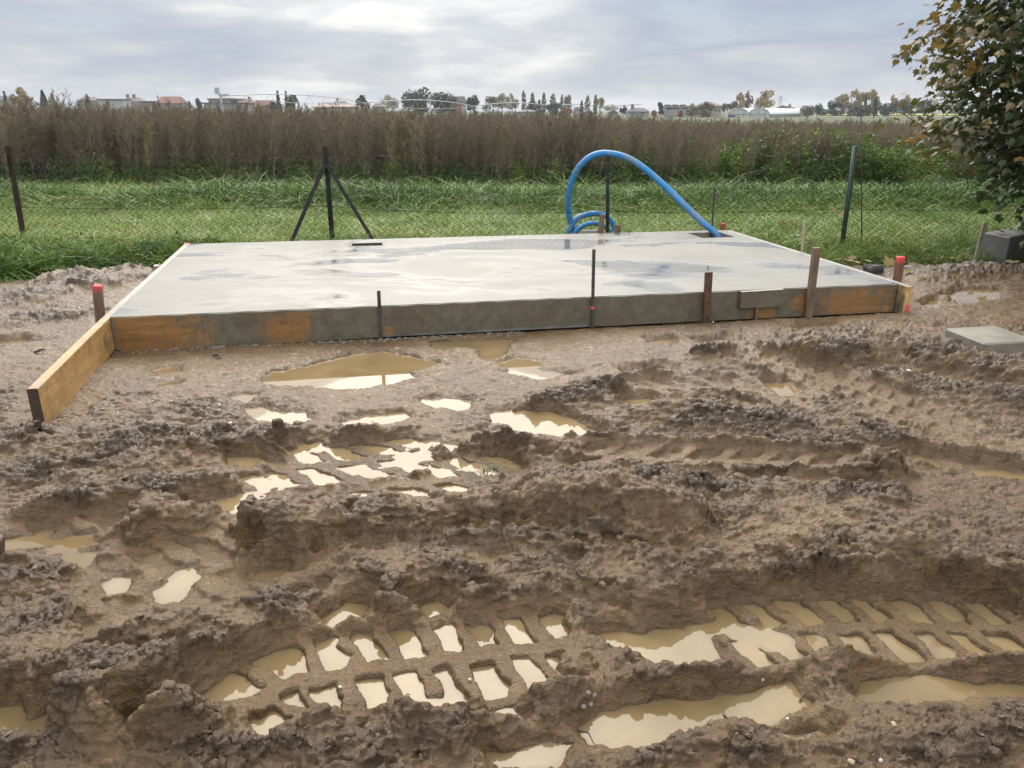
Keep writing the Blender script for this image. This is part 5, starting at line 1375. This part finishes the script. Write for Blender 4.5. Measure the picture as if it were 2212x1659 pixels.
FT = [
 ('fir', 'fir', 8, 197, 15, 200, 'small dark fir at the far left edge of the skyline'), ('round', 'gold', 40, 187, 40, 210, 'golden yellow rounded tree near the left end of the skyline'),
 ('fir', 'fir', 90, 196, 36, 190, 'spreading dark blue green conifer right of the golden tree'), ('poplar', 'poplar', 111, 201, 9, 220, 'thin pale columnar tree beside the spreading conifer'),
 ('poplar', 'olive', 187, 204, 14, 240, 'stubby column tree in front of the tan roofed house'),
 ('bush', 'dark', 424, 213, 20, 215, 'dark low bush left of the flat roofed house'), ('bush', 'dark', 408, 217, 14, 225, 'smallest dark bush beside the large mansard roof'),
 ('fir', 'fir', 599, 197, 20, 185, 'dark tiered spruce between the red gables and the green tree'), ('fir', 'fir', 617, 197, 12, 230, 'dark spire top peeping out behind the round green tree'),
 ('round', 'green', 630, 203, 44, 190, 'rounded mid green tree just right of the tiered spruce'), ('bush', 'dark', 592, 219, 36, 180, 'low dark shrub at the foot of the tiered spruce'),
 ('round', 'dark', 729, 208, 16, 260, 'small dark tree behind the long orange roof'),
 ('round', 'dark', 782, 204, 38, 180, 'solitary dark dome shaped tree left of the pale poplars'), ('sparse', 'pale', 836, 204, 44, 300, 'pale yellow thin tree group left of the willows'),
 ('willow', 'willow', 906, 189, 74, 175, 'largest bushy willow on the skyline'), ('willow', 'willow', 950, 194, 64, 185, 'second bushy willow right of the largest one'), ('willow', 'willow', 973, 203, 24, 195, 'smallest willow against the grey roofed house'),
 ('round', 'green', 1023, 205, 36, 180, 'round green tree right of the grey roofed house'), ('sparse', 'brown', 1058, 206, 40, 220, 'brownish half bare tree right of the round green tree'),
 ('sparse', 'pale', 1085, 201, 40, 260, 'pale cream poplar group, left half'), ('sparse', 'pale', 1106, 200, 30, 265, 'pale cream poplar group, right half'), 
 ('poplar', 'poplar', 1131, 197, 10, 240, 'slim green poplar right of the pale cream group'), ('poplar', 'poplar', 1150, 200, 11, 245, 'slim poplar, second right of the pale cream group'),
 ('poplar', 'poplar', 1175, 201, 10, 245, 'slim poplar left of the stout one'), ('poplar', 'poplar', 1195, 202, 16, 235, 'stout green poplar in the middle of the poplar row'),
 ('poplar', 'poplar', 1214, 205, 9, 250, 'slim poplar right of the stout one'), ('sparse', 'brown', 1223, 206, 12, 250, 'bare brown tree between two poplars'), ('poplar', 'poplar', 1230, 205, 11, 255, 'poplar right of the bare brown tree'),
 ('poplar', 'fir', 1257, 217, 8, 200, 'black green cypress standing alone below the poplars'), ('poplar', 'poplar', 1270, 207, 13, 230, 'poplar right of the black cypress'),
 ('poplar', 'poplar', 1287, 205, 10, 245, 'green poplar joined to a cream one'), ('sparse', 'gold', 1297, 207, 18, 250, 'cream yellow poplar at the right end of the row'), ('poplar', 'fir', 1165, 215, 8, 215, 'small dark cypress in the left part of the poplar row'),
 ('bush', 'dark', 1150, 219, 44, 220, 'dark hedge mass below the first poplars'), ('bush', 'dark', 1205, 222, 60, 220, 'dark hedge mass below the stout poplar'), ('bush', 'orange', 1222, 233, 20, 190, 'orange bush in front of the poplar row'),
 ('round', 'dark', 1347, 226, 17, 215, 'dark round tree left of the grey hip roofed house'), ('round', 'dark', 1427, 220, 20, 205, 'dark oval tree at the left end of the white flats'), ('bush', 'orange', 1414, 238, 16, 195, 'bright orange bush left of the white flats'),
 ('bush', 'orange', 1470, 238, 14, 190, 'rust red bush in front of the white flats'), ('sparse', 'pale', 1320, 225, 34, 290, 'thin pale trees under the end of the irrigation pipe'),
 ('bush', 'olive', 1497, 224, 30, 200, 'yellow green bushy tree right of the white flats'), ('bush', 'brown', 1528, 221, 36, 205, 'bronze bushy tree before the large brown hip roof'), ('sparse', 'brown', 1566, 222, 24, 230, 'grey twiggy tree right of the large brown hip roof'),
 ('round', 'brown', 1588, 217, 30, 215, 'rust brown tree at the left of the greenhouse'), ('sparse', 'gold', 1600, 198, 24, 240, 'tall sparse golden tree above the greenhouse, left one'), ('sparse', 'brown', 1616, 194, 30, 245, 'tall bare grey tree above the greenhouse'),
 ('sparse', 'gold', 1655, 193, 64, 240, 'big spreading golden tree with dark nests above the greenhouse'), ('bush', 'brown', 1690, 229, 60, 250, 'long brown hedge behind the greenhouse'), ('round', 'gold', 1705, 222, 11, 245, 'small golden round tree near the pylon'),
 ('bush', 'brown', 1745, 231, 26, 225, 'brown bush at the right end of the greenhouse'), ('bush', 'dark', 1768, 224, 34, 225, 'dark bushy tree, first of the wood from the greenhouse'), ('bush', 'dark', 1797, 218, 42, 220, 'dark bushy tree, second of the wood from the greenhouse'),
 ('bush', 'brown', 1834, 220, 40, 222, 'brownish bushy tree below the big golden crown'), ('round', 'gold', 1842, 192, 58, 255, 'big golden crown behind the dark wood, left one'), ('round', 'gold', 1886, 192, 48, 255, 'big golden crown behind the dark wood, right one'),
 ('fir', 'fir', 1871, 210, 16, 215, 'dark spruce in the wood, left of two'), ('fir', 'fir', 1893, 210, 22, 212, 'dark spruce in the wood, right of two'), ('bush', 'brown', 1875, 226, 24, 205, 'brown bush in front of the two spruces'),
 ('bush', 'dark', 1860, 229, 40, 212, 'dark bush under the left spruce'), ('bush', 'dark', 1915, 223, 36, 215, 'dark bush right of the two spruces'), ('round', 'gold', 1931, 205, 24, 260, 'small golden round crown behind the right part of the wood'),
 ('bush', 'dark', 1948, 215, 46, 220, 'grey green bushy tree beside the maple leaves'), ('bush', 'olive', 1975, 217, 40, 222, 'olive bushy tree seen through the maple rim'), ('round', 'gold', 1962, 203, 24, 265, 'orange gold crown just beside the maple rim'), ('bush', 'dark', 2010, 214, 60, 222, 'dark wood behind the maple, left bush'), ('bush', 'dark', 2070, 214, 70, 222, 'dark wood behind the maple, right bush'), ('bush', 'dark', 2140, 214, 80, 222, 'dark wood hidden behind the maple'),
]
for kind, mat, dx, dt, dw, Y, lab in FT:
    far_tree(kind, mat, dx, dt, dw, Y, lab, 'bush' if kind == 'bush' else 'tree', GT, n=1300 if dw > 34 else (700 if dw > 18 else 320), bare=.35 if mat in ('pale', 'gold') else .55)
# nests
nest_m = two_tone('twig_nest', (.03, .025, .02), (.05, .04, .03), 3, .9, 0)
for dx, dy in ((1650, 205), (1645, 215), (1593, 213), (1654, 202)):
    c = at(dx, dy, 238); rock('bird_nest', c, (.9, .9, .8), nest_m, 'dark ball of twigs high in the sparse golden trees', 'nest', 'nests in the golden trees', seed=dx, sub=1)

# ------------------------------------------------------------------ far houses, greenhouse, pylon, irrigation machine
wall_w = two_tone('white_render', (.26, .26, .25), (.33, .33, .315), .5, .8, 0); wall_t = two_tone('tan_render', (.27, .235, .19), (.33, .29, .235), .5, .8, 0); wall_g = two_tone('grey_render', (.36, .36, .35), (.43, .43, .42), .5, .8, 0)
roof_r = two_tone('red_tiles', (.17, .085, .07), (.24, .125, .10), 2, .8, 0); roof_o = two_tone('salmon_tiles', (.25, .17, .14), (.31, .215, .18), 2, .8, 0); roof_d = two_tone('dark_slate', (.075, .075, .08), (.12, .12, .125), 2, .8, 0); roof_b = two_tone('brown_tiles', (.14, .115, .10), (.2, .165, .145), 2, .8, 0)
win_m, t, b = new_mat('window_glass'); b.inputs['Base Color'].default_value = (.03, .035, .04, 1); b.inputs['Roughness'].default_value = .15
def house(x0, x1, ytop, yeave, Y, wall, roof, label, style='hip', wins=(), ybase=None, inset=.25, group='houses beyond the fields', chim=()):
    a, b_ = at(x0, yeave, Y), at(x1, yeave, Y); zt_ = at((x0 + x1) / 2, ytop, Y).z; w = b_.x - a.x; dep = min(w * .8, 11); ze = (a.z + b_.z) / 2
    cx_ = (a.x + b_.x) / 2; root = empty('house', Vector((cx_, Y, -.05)), label, 'house', group); y0, y1 = Y, Y + dep
    m = MB(); zz = max(ze, .6); wi = w * .47
    m.prism([Vector((cx_ - wi, y0 + .2, -.3)), Vector((cx_ + wi, y0 + .2, -.3)), Vector((cx_ + wi, y1 - .2, -.3)), Vector((cx_ - wi, y1 - .2, -.3))], [Vector((cx_ - wi, y0 + .2, zz)), Vector((cx_ + wi, y0 + .2, zz)), Vector((cx_ + wi, y1 - .2, zz)), Vector((cx_ - wi, y1 - .2, zz))])
    m.build('wall', wall, root)
    m = MB(); hw = w / 2
    base = [Vector((cx_ - hw, y0 - .2, zz + .003)), Vector((cx_ + hw, y0 - .2, zz + .003)), Vector((cx_ + hw, y1 + .2, zz + .003)), Vector((cx_ - hw, y1 + .2, zz + .003))]
    if style == 'flat': top = [p + Vector((0, 0, max(zt_ - zz, .3))) for p in base]
    elif style == 'gable_front': k = .03 * w; top = [Vector((cx_ - k, y0 - .2, zt_)), Vector((cx_ + k, y0 - .2, zt_)), Vector((cx_ + k, y1 + .2, zt_)), Vector((cx_ - k, y1 + .2, zt_))]
    else:
        k = w * (.5 - inset) if style == 'hip' else hw * .985; ym = (y0 + y1) / 2
        top = [Vector((cx_ - k, ym - .1, zt_)), Vector((cx_ + k, ym - .1, zt_)), Vector((cx_ + k, ym + .1, zt_)), Vector((cx_ - k, ym + .1, zt_))]
    m.prism(base, top); rf = m.build('roof', roof, root)
    for cxp in chim:
        m = MB(); p = at(cxp, ytop, Y); m.box(Vector((p.x, (y0 + y1) / 2, zt_ + .1)), (.7, .7, 1.6)); m.build('chimney', roof_r, rf)
    for (u0, v0, u1, v1) in wins:
        p, q = at(u0, v0, Y), at(u1, v1, Y); m = MB(); m.prism([Vector((p.x, Y + .12, q.z)), Vector((q.x, Y + .12, q.z)), Vector((q.x, Y + .3, q.z)), Vector((p.x, Y + .3, q.z))], [Vector((p.x, Y + .12, p.z)), Vector((q.x, Y + .12, p.z)), Vector((q.x, Y + .3, p.z)), Vector((p.x, Y + .3, p.z))]); m.build('window', win_m, root)
    return root
house(-20, 24, 207, 216, 230, wall_t, roof_d, 'dark roofed house cut by the left picture edge')
house(165, 211, 209, 217, 250, wall_w, roof_b, 'low tan roofed house with a white wall on the left skyline', inset=.3)
house(209, 264, 213.5, 216, 240, wall_g, roof_d, 'long low grey flat roofed building on the left skyline', 'flat')
house(262, 305, 210, 219, 250, wall_t, roof_b, 'brown roofed house with chimneys on the left skyline', chim=(268, 282))
house(335, 390, 208, 223, 200, wall_w, roof_r, 'large dull red mansard roofed house on the left skyline', inset=.12)
house(300, 338, 219, 221, 210, wall_w, roof_d, 'low white wall building left of the large red mansard', 'flat')
house(447, 516, 213, 215, 230, wall_t, roof_b, 'modern flat roofed tan house behind the irrigation tower', 'flat', wins=((498, 217, 512, 222), (452, 218, 456, 222), (470, 218, 476, 222)))
house(436, 536, 222.5, 224, 215, wall_w, roof_d, 'long white low wall building under the flat roofed house', 'flat')
house(505, 552, 216, 226, 225, wall_w, roof_r, 'dull red roofed house left of the brown gable', chim=(533,))
house(549, 588, 216, 230, 205, wall_w, roof_r, 'brown red gabled house left of the tiered spruce', 'saddle')
house(674, 766, 224, 231, 200, wall_t, roof_o, 'long salmon roofed house under the irrigation pipe', inset=.06)
house(691, 712, 221, 224, 230, wall_t, roof_d, 'small dark roof behind the left of the salmon roof'); house(712, 752, 218, 225, 240, wall_t, roof_d, 'dark roofed house behind the right of the salmon roof')
house(803, 831, 223, 231, 205, wall_w, roof_b, 'small brown roofed house left of the willows')
house(979, 1007, 208, 220, 215, wall_w, roof_d, 'tall white house with grey roof between willows and round tree', inset=.15, wins=((986, 212, 988, 214.5), (999, 224, 1003, 228)))
house(975, 998, 220, 222, 205, two_tone('brick_wall', (.24, .11, .08), (.3, .15, .11), 1, .8, 0), roof_r, 'low brick red building below the grey roof', 'flat')
house(1118, 1158, 237, 241, 210, wall_w, roof_b, 'low white house with brown roof under the pale poplars')
house(1240, 1256, 231, 236, 205, wall_g, roof_d, 'small grey house left of the black cypress')
house(1259, 1282, 238, 244, 205, wall_w, roof_b, 'small dark gabled house right of the black cypress', 'gable_front'); house(1313, 1336, 237, 243, 205, wall_w, roof_b, 'white gabled house below the irrigation pipe end', 'gable_front')
house(1356, 1404, 233, 241, 210, wall_w, roof_d, 'grey hip roofed house in the middle right skyline', inset=.22, wins=((1386, 242, 1390, 246),), chim=(1369,))
house(1434, 1490, 230, 231, 215, wall_w, wall_w, 'white two storey flats with dark windows and roof boxes', 'flat', wins=((1441, 233, 1447, 236.5), (1449, 233, 1451.5, 236.5), (1455, 233, 1459, 236.5), (1463, 233, 1465.5, 236.5), (1475, 233, 1477.5, 236.5), (1481, 233, 1484, 236.5)))
r_ = bpy.data.objects[[o.name for o in bpy.data.objects if o.get('label') == 'white two storey flats with dark windows and roof boxes'][0]]
for xx in (1442, 1458, 1475):
    m = MB(); p = at(xx, 229, 219); m.box(p, (1.5, 1.4, .7)); m.build('roof_box', nest_m, r_)
house(1504, 1562, 219, 229, 215, wall_t, roof_b, 'big brown hip roofed house half hidden by bronze bushes', inset=.42, wins=((1545, 236, 1548, 241), (1552, 236, 1555, 241)))
house(1732, 1752, 228, 236, 232, wall_w, roof_d, 'small dark roofed house right of the greenhouse')

film_m, t, b = new_mat('greenhouse_film'); b.inputs['Base Color'].default_value = (.80, .81, .80, 1); b.inputs['Roughness'].default_value = .4
fend_m = two_tone('greenhouse_end_film', (.44, .46, .44), (.56, .58, .55), .6, .5, 0); frame_m = two_tone('galvanised_frame', (.30, .31, .31), (.38, .39, .39), 2, .6, 0); blue_t = two_tone('blue_tarpaulin', (.02, .04, .16), (.03, .06, .2), 2, .6, 0)
GY = 205
gh = empty('greenhouse', Vector((at(1650, 252, GY).x, GY, -.05)), 'white twin arched film greenhouse at the far side of the field', 'greenhouse')
def arch(x0, x1, ytop, yeave, Y, n=10):
    a, b_ = at(x0, yeave, Y), at(x1, yeave, Y); zt_ = at((x0 + x1) / 2, ytop, Y).z; c = (a + b_) / 2; r = (b_.x - a.x) / 2
    return [Vector((c.x + r * math.cos(math.pi * (1 - k / n)), Y, a.z + (zt_ - a.z) * math.sin(math.pi * k / n) ** .85)) for k in range(n + 1)]
for (x0, x1) in ((1573, 1616), (1617, 1661)):
    p0 = arch(x0, x1, 234, 246.5, GY); run = Vector((at(1744, 247, GY + 40).x - at(1661, 247, GY).x, 40, 0))
    p1 = [p + run for p in p0]
    m = MB()
    A_ = [m.bm.verts.new(p) for p in p0]; B_ = [m.bm.verts.new(p) for p in p1]
    for k in range(len(A_) - 1): m.bm.faces.new((A_[k], A_[k + 1], B_[k + 1], B_[k]))
    m.build('arched_roof', film_m, gh, smooth=True)
    m = MB(); m.poly([Vector((p0[0].x, GY, -.1))] + [p + Vector((0, .02, -.02)) for p in p0] + [Vector((p0[-1].x, GY, -.1))]); m.build('end_wall', fend_m, gh)
    m = MB(); m.tube([p + Vector((0, -.1, 0)) for p in p0], .11, 4); m.tube([p0[0] + Vector((0, -.1, 0)), p0[-1] + Vector((0, -.1, 0))], .09, 4)
    for q_ in (.25, .5, .75):
        i = int(q_ * 10); m.tube([Vector((p0[i].x, GY - .1, -.1)), p0[i] + Vector((0, -.1, 0))], .08, 4)
    m.build('end_frame', frame_m, gh)
sa, sb = p0[-1], p1[-1]; m = MB(); m.poly([Vector((sa.x, sa.y, -.1)), Vector((sb.x, sb.y, -.1)), sb - Vector((0, 0, .02)), sa - Vector((0, 0, .02))]); m.build('side_wall', two_tone('side_netting', (.17, .18, .175), (.24, .25, .24), 1, .8, 0), gh)
m = MB(); p, q = at(1573, 249, GY - .3), at(1588, 252, GY - .3); m.prism([Vector((p.x, GY - .3, q.z)), Vector((q.x, GY - .3, q.z)), Vector((q.x, GY - .1, q.z)), Vector((p.x, GY - .1, q.z))], [Vector((p.x, GY - .3, p.z)), Vector((q.x, GY - .3, p.z)), Vector((q.x, GY - .1, p.z)), Vector((p.x, GY - .1, p.z))]); m.build('blue_sheet', blue_t, gh)
pyl = empty('power_pylon', Vector((at(1687, 208, 500).x, 500, 0)), 'thin lattice power pylon rising behind the golden tree', 'pylon')
tp = at(1687, 207, 500); m = MB(); bx = tp.x
for sx_ in (-1, 1):
    for sy_ in (-1, 1): m.tube([Vector((bx + 1.6 * sx_, 500 + 1.6 * sy_, -.2)), Vector((bx + .25 * sx_, 500 + .25 * sy_, tp.z))], .12, 4)
nz = 8
for k in range(nz):
    z0, z1 = tp.z * k / nz, tp.z * (k + 1) / nz; r0_, r1_ = 1.6 - 1.35 * k / nz, 1.6 - 1.35 * (k + 1) / nz
    m.tube([Vector((bx - r0_, 500 - r0_, z0)), Vector((bx + r1_, 500 - r1_, z1))], .08, 3); m.tube([Vector((bx + r0_, 500 - r0_, z0)), Vector((bx - r1_, 500 - r1_, z1))], .08, 3)
m.build('lattice_tower', frame_m, pyl)
m = MB()
for zf, l_ in ((.72, 4.5), (.84, 3.5), (.95, 2.5)): m.tube([Vector((bx - l_, 500, tp.z * zf)), Vector((bx + l_, 500, tp.z * zf))], .10, 4)
m.build('cross_arms', frame_m, pyl)
# centre pivot irrigation machine
galv_m = two_tone('galvanised_pipe', (.34, .36, .37), (.44, .46, .47), 1, .45, 0)
nodes = [(476, 207.5, 75), (789, 222.5, 118), (1022, 229.5, 170), (1190, 230, 225), (1306, 231.5, 280)]
bow = [206 - 0, 216.5, 222, 225.5]
piv = empty('irrigation_machine', Vector((at(476, 207, 75).x, 75, 0)), 'long white bowed pipe irrigation machine standing beyond the weeds', 'irrigation machine')
P_n = [at(*q) for q in nodes]
for k in range(4):
    a, c = P_n[k], P_n[k + 1]; N_ = 16; pts = []
    xm = (nodes[k][0] + nodes[k + 1][0]) / 2
    mid = (a + c) / 2; rise = max(at(nodes[k][0] * .5 + nodes[k + 1][0] * .5, bow[k], mid.y).z - mid.z, .4)
    for i in range(N_ + 1):
        q = i / N_; pts.append(a.lerp(c, q) + Vector((0, 0, rise * 4 * q * (1 - q) * (1.0))))
    rr_p = .085 * (a.y + c.y) / 2 / 95
    m = MB(); m.tube(pts, rr_p * .55, 8); m.build('pipe_span', galv_m, piv, smooth=True)
    m = MB(); low = [p - Vector((0, 0, (.15 + 1.0 * math.sin(math.pi * i / N_)) * a.y / 95)) for i, p in enumerate(pts)]
    m.tube(low, rr_p * .3, 4)
    for i in range(2, N_ - 1, 2):
        m.tube([pts[i], low[i] + Vector((.5, 0, 0))], rr_p * .28, 3); m.tube([pts[i], low[i] - Vector((.5, 0, 0))], rr_p * .28, 3)
    m.build('truss', galv_m, piv)
for k in range(5):
    p = P_n[k]; m = MB(); w_ = 1.0
    if k == 0: m.tube([Vector((p.x, p.y, 0)), p + Vector((0, 0, .15))], .10, 6); m.box(p + Vector((-.25, 0, .45)), (.35, .3, .55)); m.box(p + Vector((.3, 0, .1)), (.9, .15, .15))
    else:
        m.tube([Vector((p.x - w_, p.y, 0)), p], .05, 4); m.tube([Vector((p.x + w_, p.y, 0)), p], .05, 4)
    m.build('tower', galv_m, piv)
e_ = at(1386, 225, 320); m = MB(); m.tube([P_n[4], e_], .16, 6); m.build('end_boom', frame_m, piv)

# ------------------------------------------------------------------ small things in the mud
peb_m = [two_tone('pale_pebble', (.36, .34, .30), (.48, .46, .41), 30, .4, .1), two_tone('tan_pebble', (.32, .23, .14), (.42, .32, .21), 30, .4, .1), two_tone('grey_pebble', (.13, .11, .085), (.20, .17, .13), 30, .4, .1)]
def pebble(dx, dy, s, k, label, grp):
    p = gp(dx, dy, .03); z = ground_z(p.x, p.y)
    p = gp(dx, dy, z); z = ground_z(p.x, p.y)
    rock('pebble', Vector((p.x, p.y, z + s * .22)), (s, s * random.uniform(.7, .95), s * random.uniform(.55, .8)), peb_m[k], label, 'pebble', grp, seed=dx * .7, sub=2, rz=random.uniform(0, 3))
PB = [
 ((783, 1591), .022, 0), ((783, 1598), .020, 0), ((865, 1602), .026, 0), ((863, 1616), .022, 0), ((970, 1588), .020, 0), ((1190, 1604), .016, 0)]
for (sx_, sy_), s, k in PB: pebble(sx_ / 1.823, sy_ / 1.823, s, k, 'white pebble among the shallow pools right of the long plank', 'white pebbles by the shallow pools')
for dx, dy, s in ((450, 883, .036), (433, 912, .022)): pebble(dx, dy, s, 2 if dx == 450 else 1, 'brown rounded pebble, larger of a pair' if dx == 450 else 'orange tan pebble below the brown rounded one', 'brown pebbles')
pebble(497, 917, .034, 1, 'tan pebble at the edge of the small bright pool', 'brown pebbles'); pebble(415, 940, .03, 1, 'orange stone standing in the lowest small bright pool', 'brown pebbles')
for dx, dy in ((282, 905), (305, 900), (370, 870), (222, 888), (255, 893), (140, 905), (185, 930), (200, 915), (352, 912), (15, 880), (225, 860), (330, 868)): pebble(dx, dy, random.uniform(.011, .017), 0, 'tiny white pebble in the mud beside the long yellow plank', 'white pebbles beside the plank')
for dx, dy in ((1965, 793), (1950, 789), (1860, 750), (1540, 700), (1786, 742)): pebble(dx, dy, .032 if dx == 1965 else .02, 0, 'brightest white pebble in the hollow below the concrete pad' if dx == 1965 else 'white pebble on the mud below the right boards', 'white pebbles at the right')
for dx, dy in ((175, 647), (228, 648), (122, 658), (262, 602), (172, 668), (188, 664)): pebble(dx, dy, .022, 0, 'white pebble on the dug mud at the back left of the slab', 'white pebbles at the back left')
for dx, dy in ((1240, 1480), (1268, 1490), (1283, 1487), (1260, 1500), (1275, 1508)): pebble(dx, dy, random.uniform(.018, .026), 2, 'grey pebble in the cluster between the two milky pools', 'grey pebbles between the pools')
for dx, dy in ((1840, 1637), (1640, 1500), (1930, 1568)): pebble(dx, dy, .02, 1, 'ochre pebble in the mud near the lower right pools', 'ochre pebbles')
for dx, dy in ((1015, 1470), (930, 1548), (735, 1487), (640, 1520), (1930, 1402), (1700, 1565), (1905, 1630)): pebble(dx, dy, .013, 0, 'tiny white stone chip near the foreground tyre print', 'white chips in the foreground')
# loose crumbs of mud, thickest where the mud is broken up
crumb_m, t, b = new_mat('mud_crumbs')
P_ = gpos(t)
L(t, ramp(t, noise(t, P_, 6, 4, .6), [(.35, (.075, .048, .027)), (.65, (.145, .096, .054))]), b.inputs['Base Color']); b.inputs['Roughness'].default_value = .5
bump(t, b, noise(t, P_, 120, 4, .65), .6, .008)
CR = []
for k in range(8):
    bm = bmesh.new(); bmesh.ops.create_icosphere(bm, subdivisions=3 if k < 3 else 2, radius=.5)
    from mathutils import noise as mn
    for v_ in bm.verts:
        d = v_.co.normalized(); v_.co = d * (.5 + .26 * mn.noise(d * 1.6 + Vector((k * 7, 0, 0))) + .18 * mn.noise(d * 3.9 + Vector((0, k * 5, 0))) + .08 * mn.noise(d * 9 + Vector((0, k * 5, 3)))); v_.co.z *= .55
    me = bpy.data.meshes.new('mud_crumb'); bm.to_mesh(me); bm.free(); me.materials.append(crumb_m)
    for p in me.polygons: p.use_smooth = False
    CR.append(bpy.data.objects.new('mud_crumb_%d' % k, me))
n = 11000
yy = 1.0 / RNG.uniform(1 / 7.6, 1 / 1.15, n); xx = RNG.uniform(-1, 1, n) * (.72 * yy + .5)
hh2, ro2, _ = terrain(xx, yy); ds2 = poly_sd(xx, yy, slabx)
k_ = (RNG.random(n) < np.clip((ro2 - .12) * 1.15, .012, .85)) & (ds2 > .08) & (hh2 > -.002)
xx, yy, hh2, ro2 = xx[k_], yy[k_], hh2[k_], ro2[k_]
ss = np.exp(RNG.normal(math.log(.009), .45, len(xx))) * (.6 + .9 * ro2); ss = np.clip(ss, .004, .026)
s3 = np.stack([ss * RNG.uniform(.8, 1.6, len(xx)), ss * RNG.uniform(.7, 1.2, len(xx)), ss * RNG.uniform(.6, 1.0, len(xx))], 1)
o = scatter('mud_crumbs', np.stack([xx, yy, hh2 + ss * .18], 1), euler(len(xx), .5), s3, RNG.integers(0, 8, len(xx)), np.zeros(len(xx)), CR)
tag(o, 'loose dark crumbs and clods of mud lying on the churned ground', 'mud clods', kind='stuff')
print('crumbs', len(xx))
# grey gravel along the foot of the boards
n = 700; uu = RNG.uniform(0.0, .48, n); off = np.abs(RNG.normal(0, .045, n)) + .01
pts = np.array([fr(float(a_), 0, float(b_)) for a_, b_ in zip(uu, off)]); pts[:, 2] = terrain(pts[:, 0], pts[:, 1])[0] * 0 + .018
GRV = []
for k in range(3):
    bm = bmesh.new(); bmesh.ops.create_icosphere(bm, subdivisions=1, radius=.5); 
    for v_ in bm.verts: v_.co *= 1 + .3 * mn.noise(v_.co * 3 + Vector((k * 3, 0, 0)))
    me = bpy.data.meshes.new('gravel'); bm.to_mesh(me); bm.free(); me.materials.append(cem_m); GRV.append(bpy.data.objects.new('gravel_%d' % k, me))
o = scatter('gravel', pts, euler(n, 1), np.exp(RNG.normal(math.log(.014), .4, n)), RNG.integers(0, 3, n), np.zeros(n), GRV)
tag(o, 'grey cement crumbs and gravel along the foot of the front boards', 'gravel', kind='stuff')
# a torn tuft of grass and a few twigs
p = gp(1050, 1090, .05); v, f = blades(90, .07, .06, .003, 1.8)
tuf = mesh_np('torn_grass_tuft', v, f, two_tone('torn_grass', (.03, .04, .015), (.06, .07, .025), 8, .7, 0), loc=Vector((p.x, p.y, ground_z(p.x, p.y) + .01)))
tag(tuf, 'dark torn tuft of grass in the mud left of the middle tyre print', 'grass tuft')

twig_m = two_tone('wet_twig', (.03, .02, .013), (.07, .05, .032), 20, .6, .2)
def twig(a, b_, r_, label):
    p, q_ = gp(*a, .03), gp(*b_, .03)
    for w_ in (p, q_): w_.z = max(ground_z(w_.x, w_.y), 0) + r_ * 1.2
    mid = p.lerp(q_, .5) + Vector((.01, .012, .006)); m = MB(); m.tube([p, p.lerp(mid, .6), mid, q_], [r_, r_, r_ * .8, r_ * .5], 6)
    tag(m.build('twig', twig_m, loc=p), label, 'twig')
twig((1243, 1562), (1286, 1622), .003, 'thin dark twig bridging into the big milky pool at the bottom')
twig((1730, 1498), (1742, 1488), .003, 'short dark twig lying in the pool near the lower right')
twig((75, 770), (100, 765), .009, 'dark splinter of wood on the smooth mud left of the plank')
twig((460, 769), (477, 773), .010, 'dark chip of wood before the bare yellow patch of the boards')
stake('post', two_tone('brown_post', (.06, .035, .02), (.12, .075, .045), 6, .6, .2), (-9, 1160), (-9, 1245), .045, .045, gp(-9, 1245, .02).y, 'brown post just cut by the left picture edge', 'post')
# ------------------------------------------------------------------ damp autumn air
hz_m = bpy.data.materials.new('damp_air'); hz_m.use_nodes = True; t = hz_m.node_tree; t.nodes.clear()
pv = t.nodes.new('ShaderNodeVolumePrincipled'); pv.inputs['Color'].default_value = (.86, .90, .95, 1); pv.inputs['Density'].default_value = .00038
ou = t.nodes.new('ShaderNodeOutputMaterial'); t.links.new(pv.outputs[0], ou.inputs['Volume'])
m = MB(); m.box(Vector((0, 750, 14.4)), (3700, 4600, 31.2))
tag(m.build('haze', hz_m), 'thin pale haze hanging over the far fields', 'haze', kind='stuff')
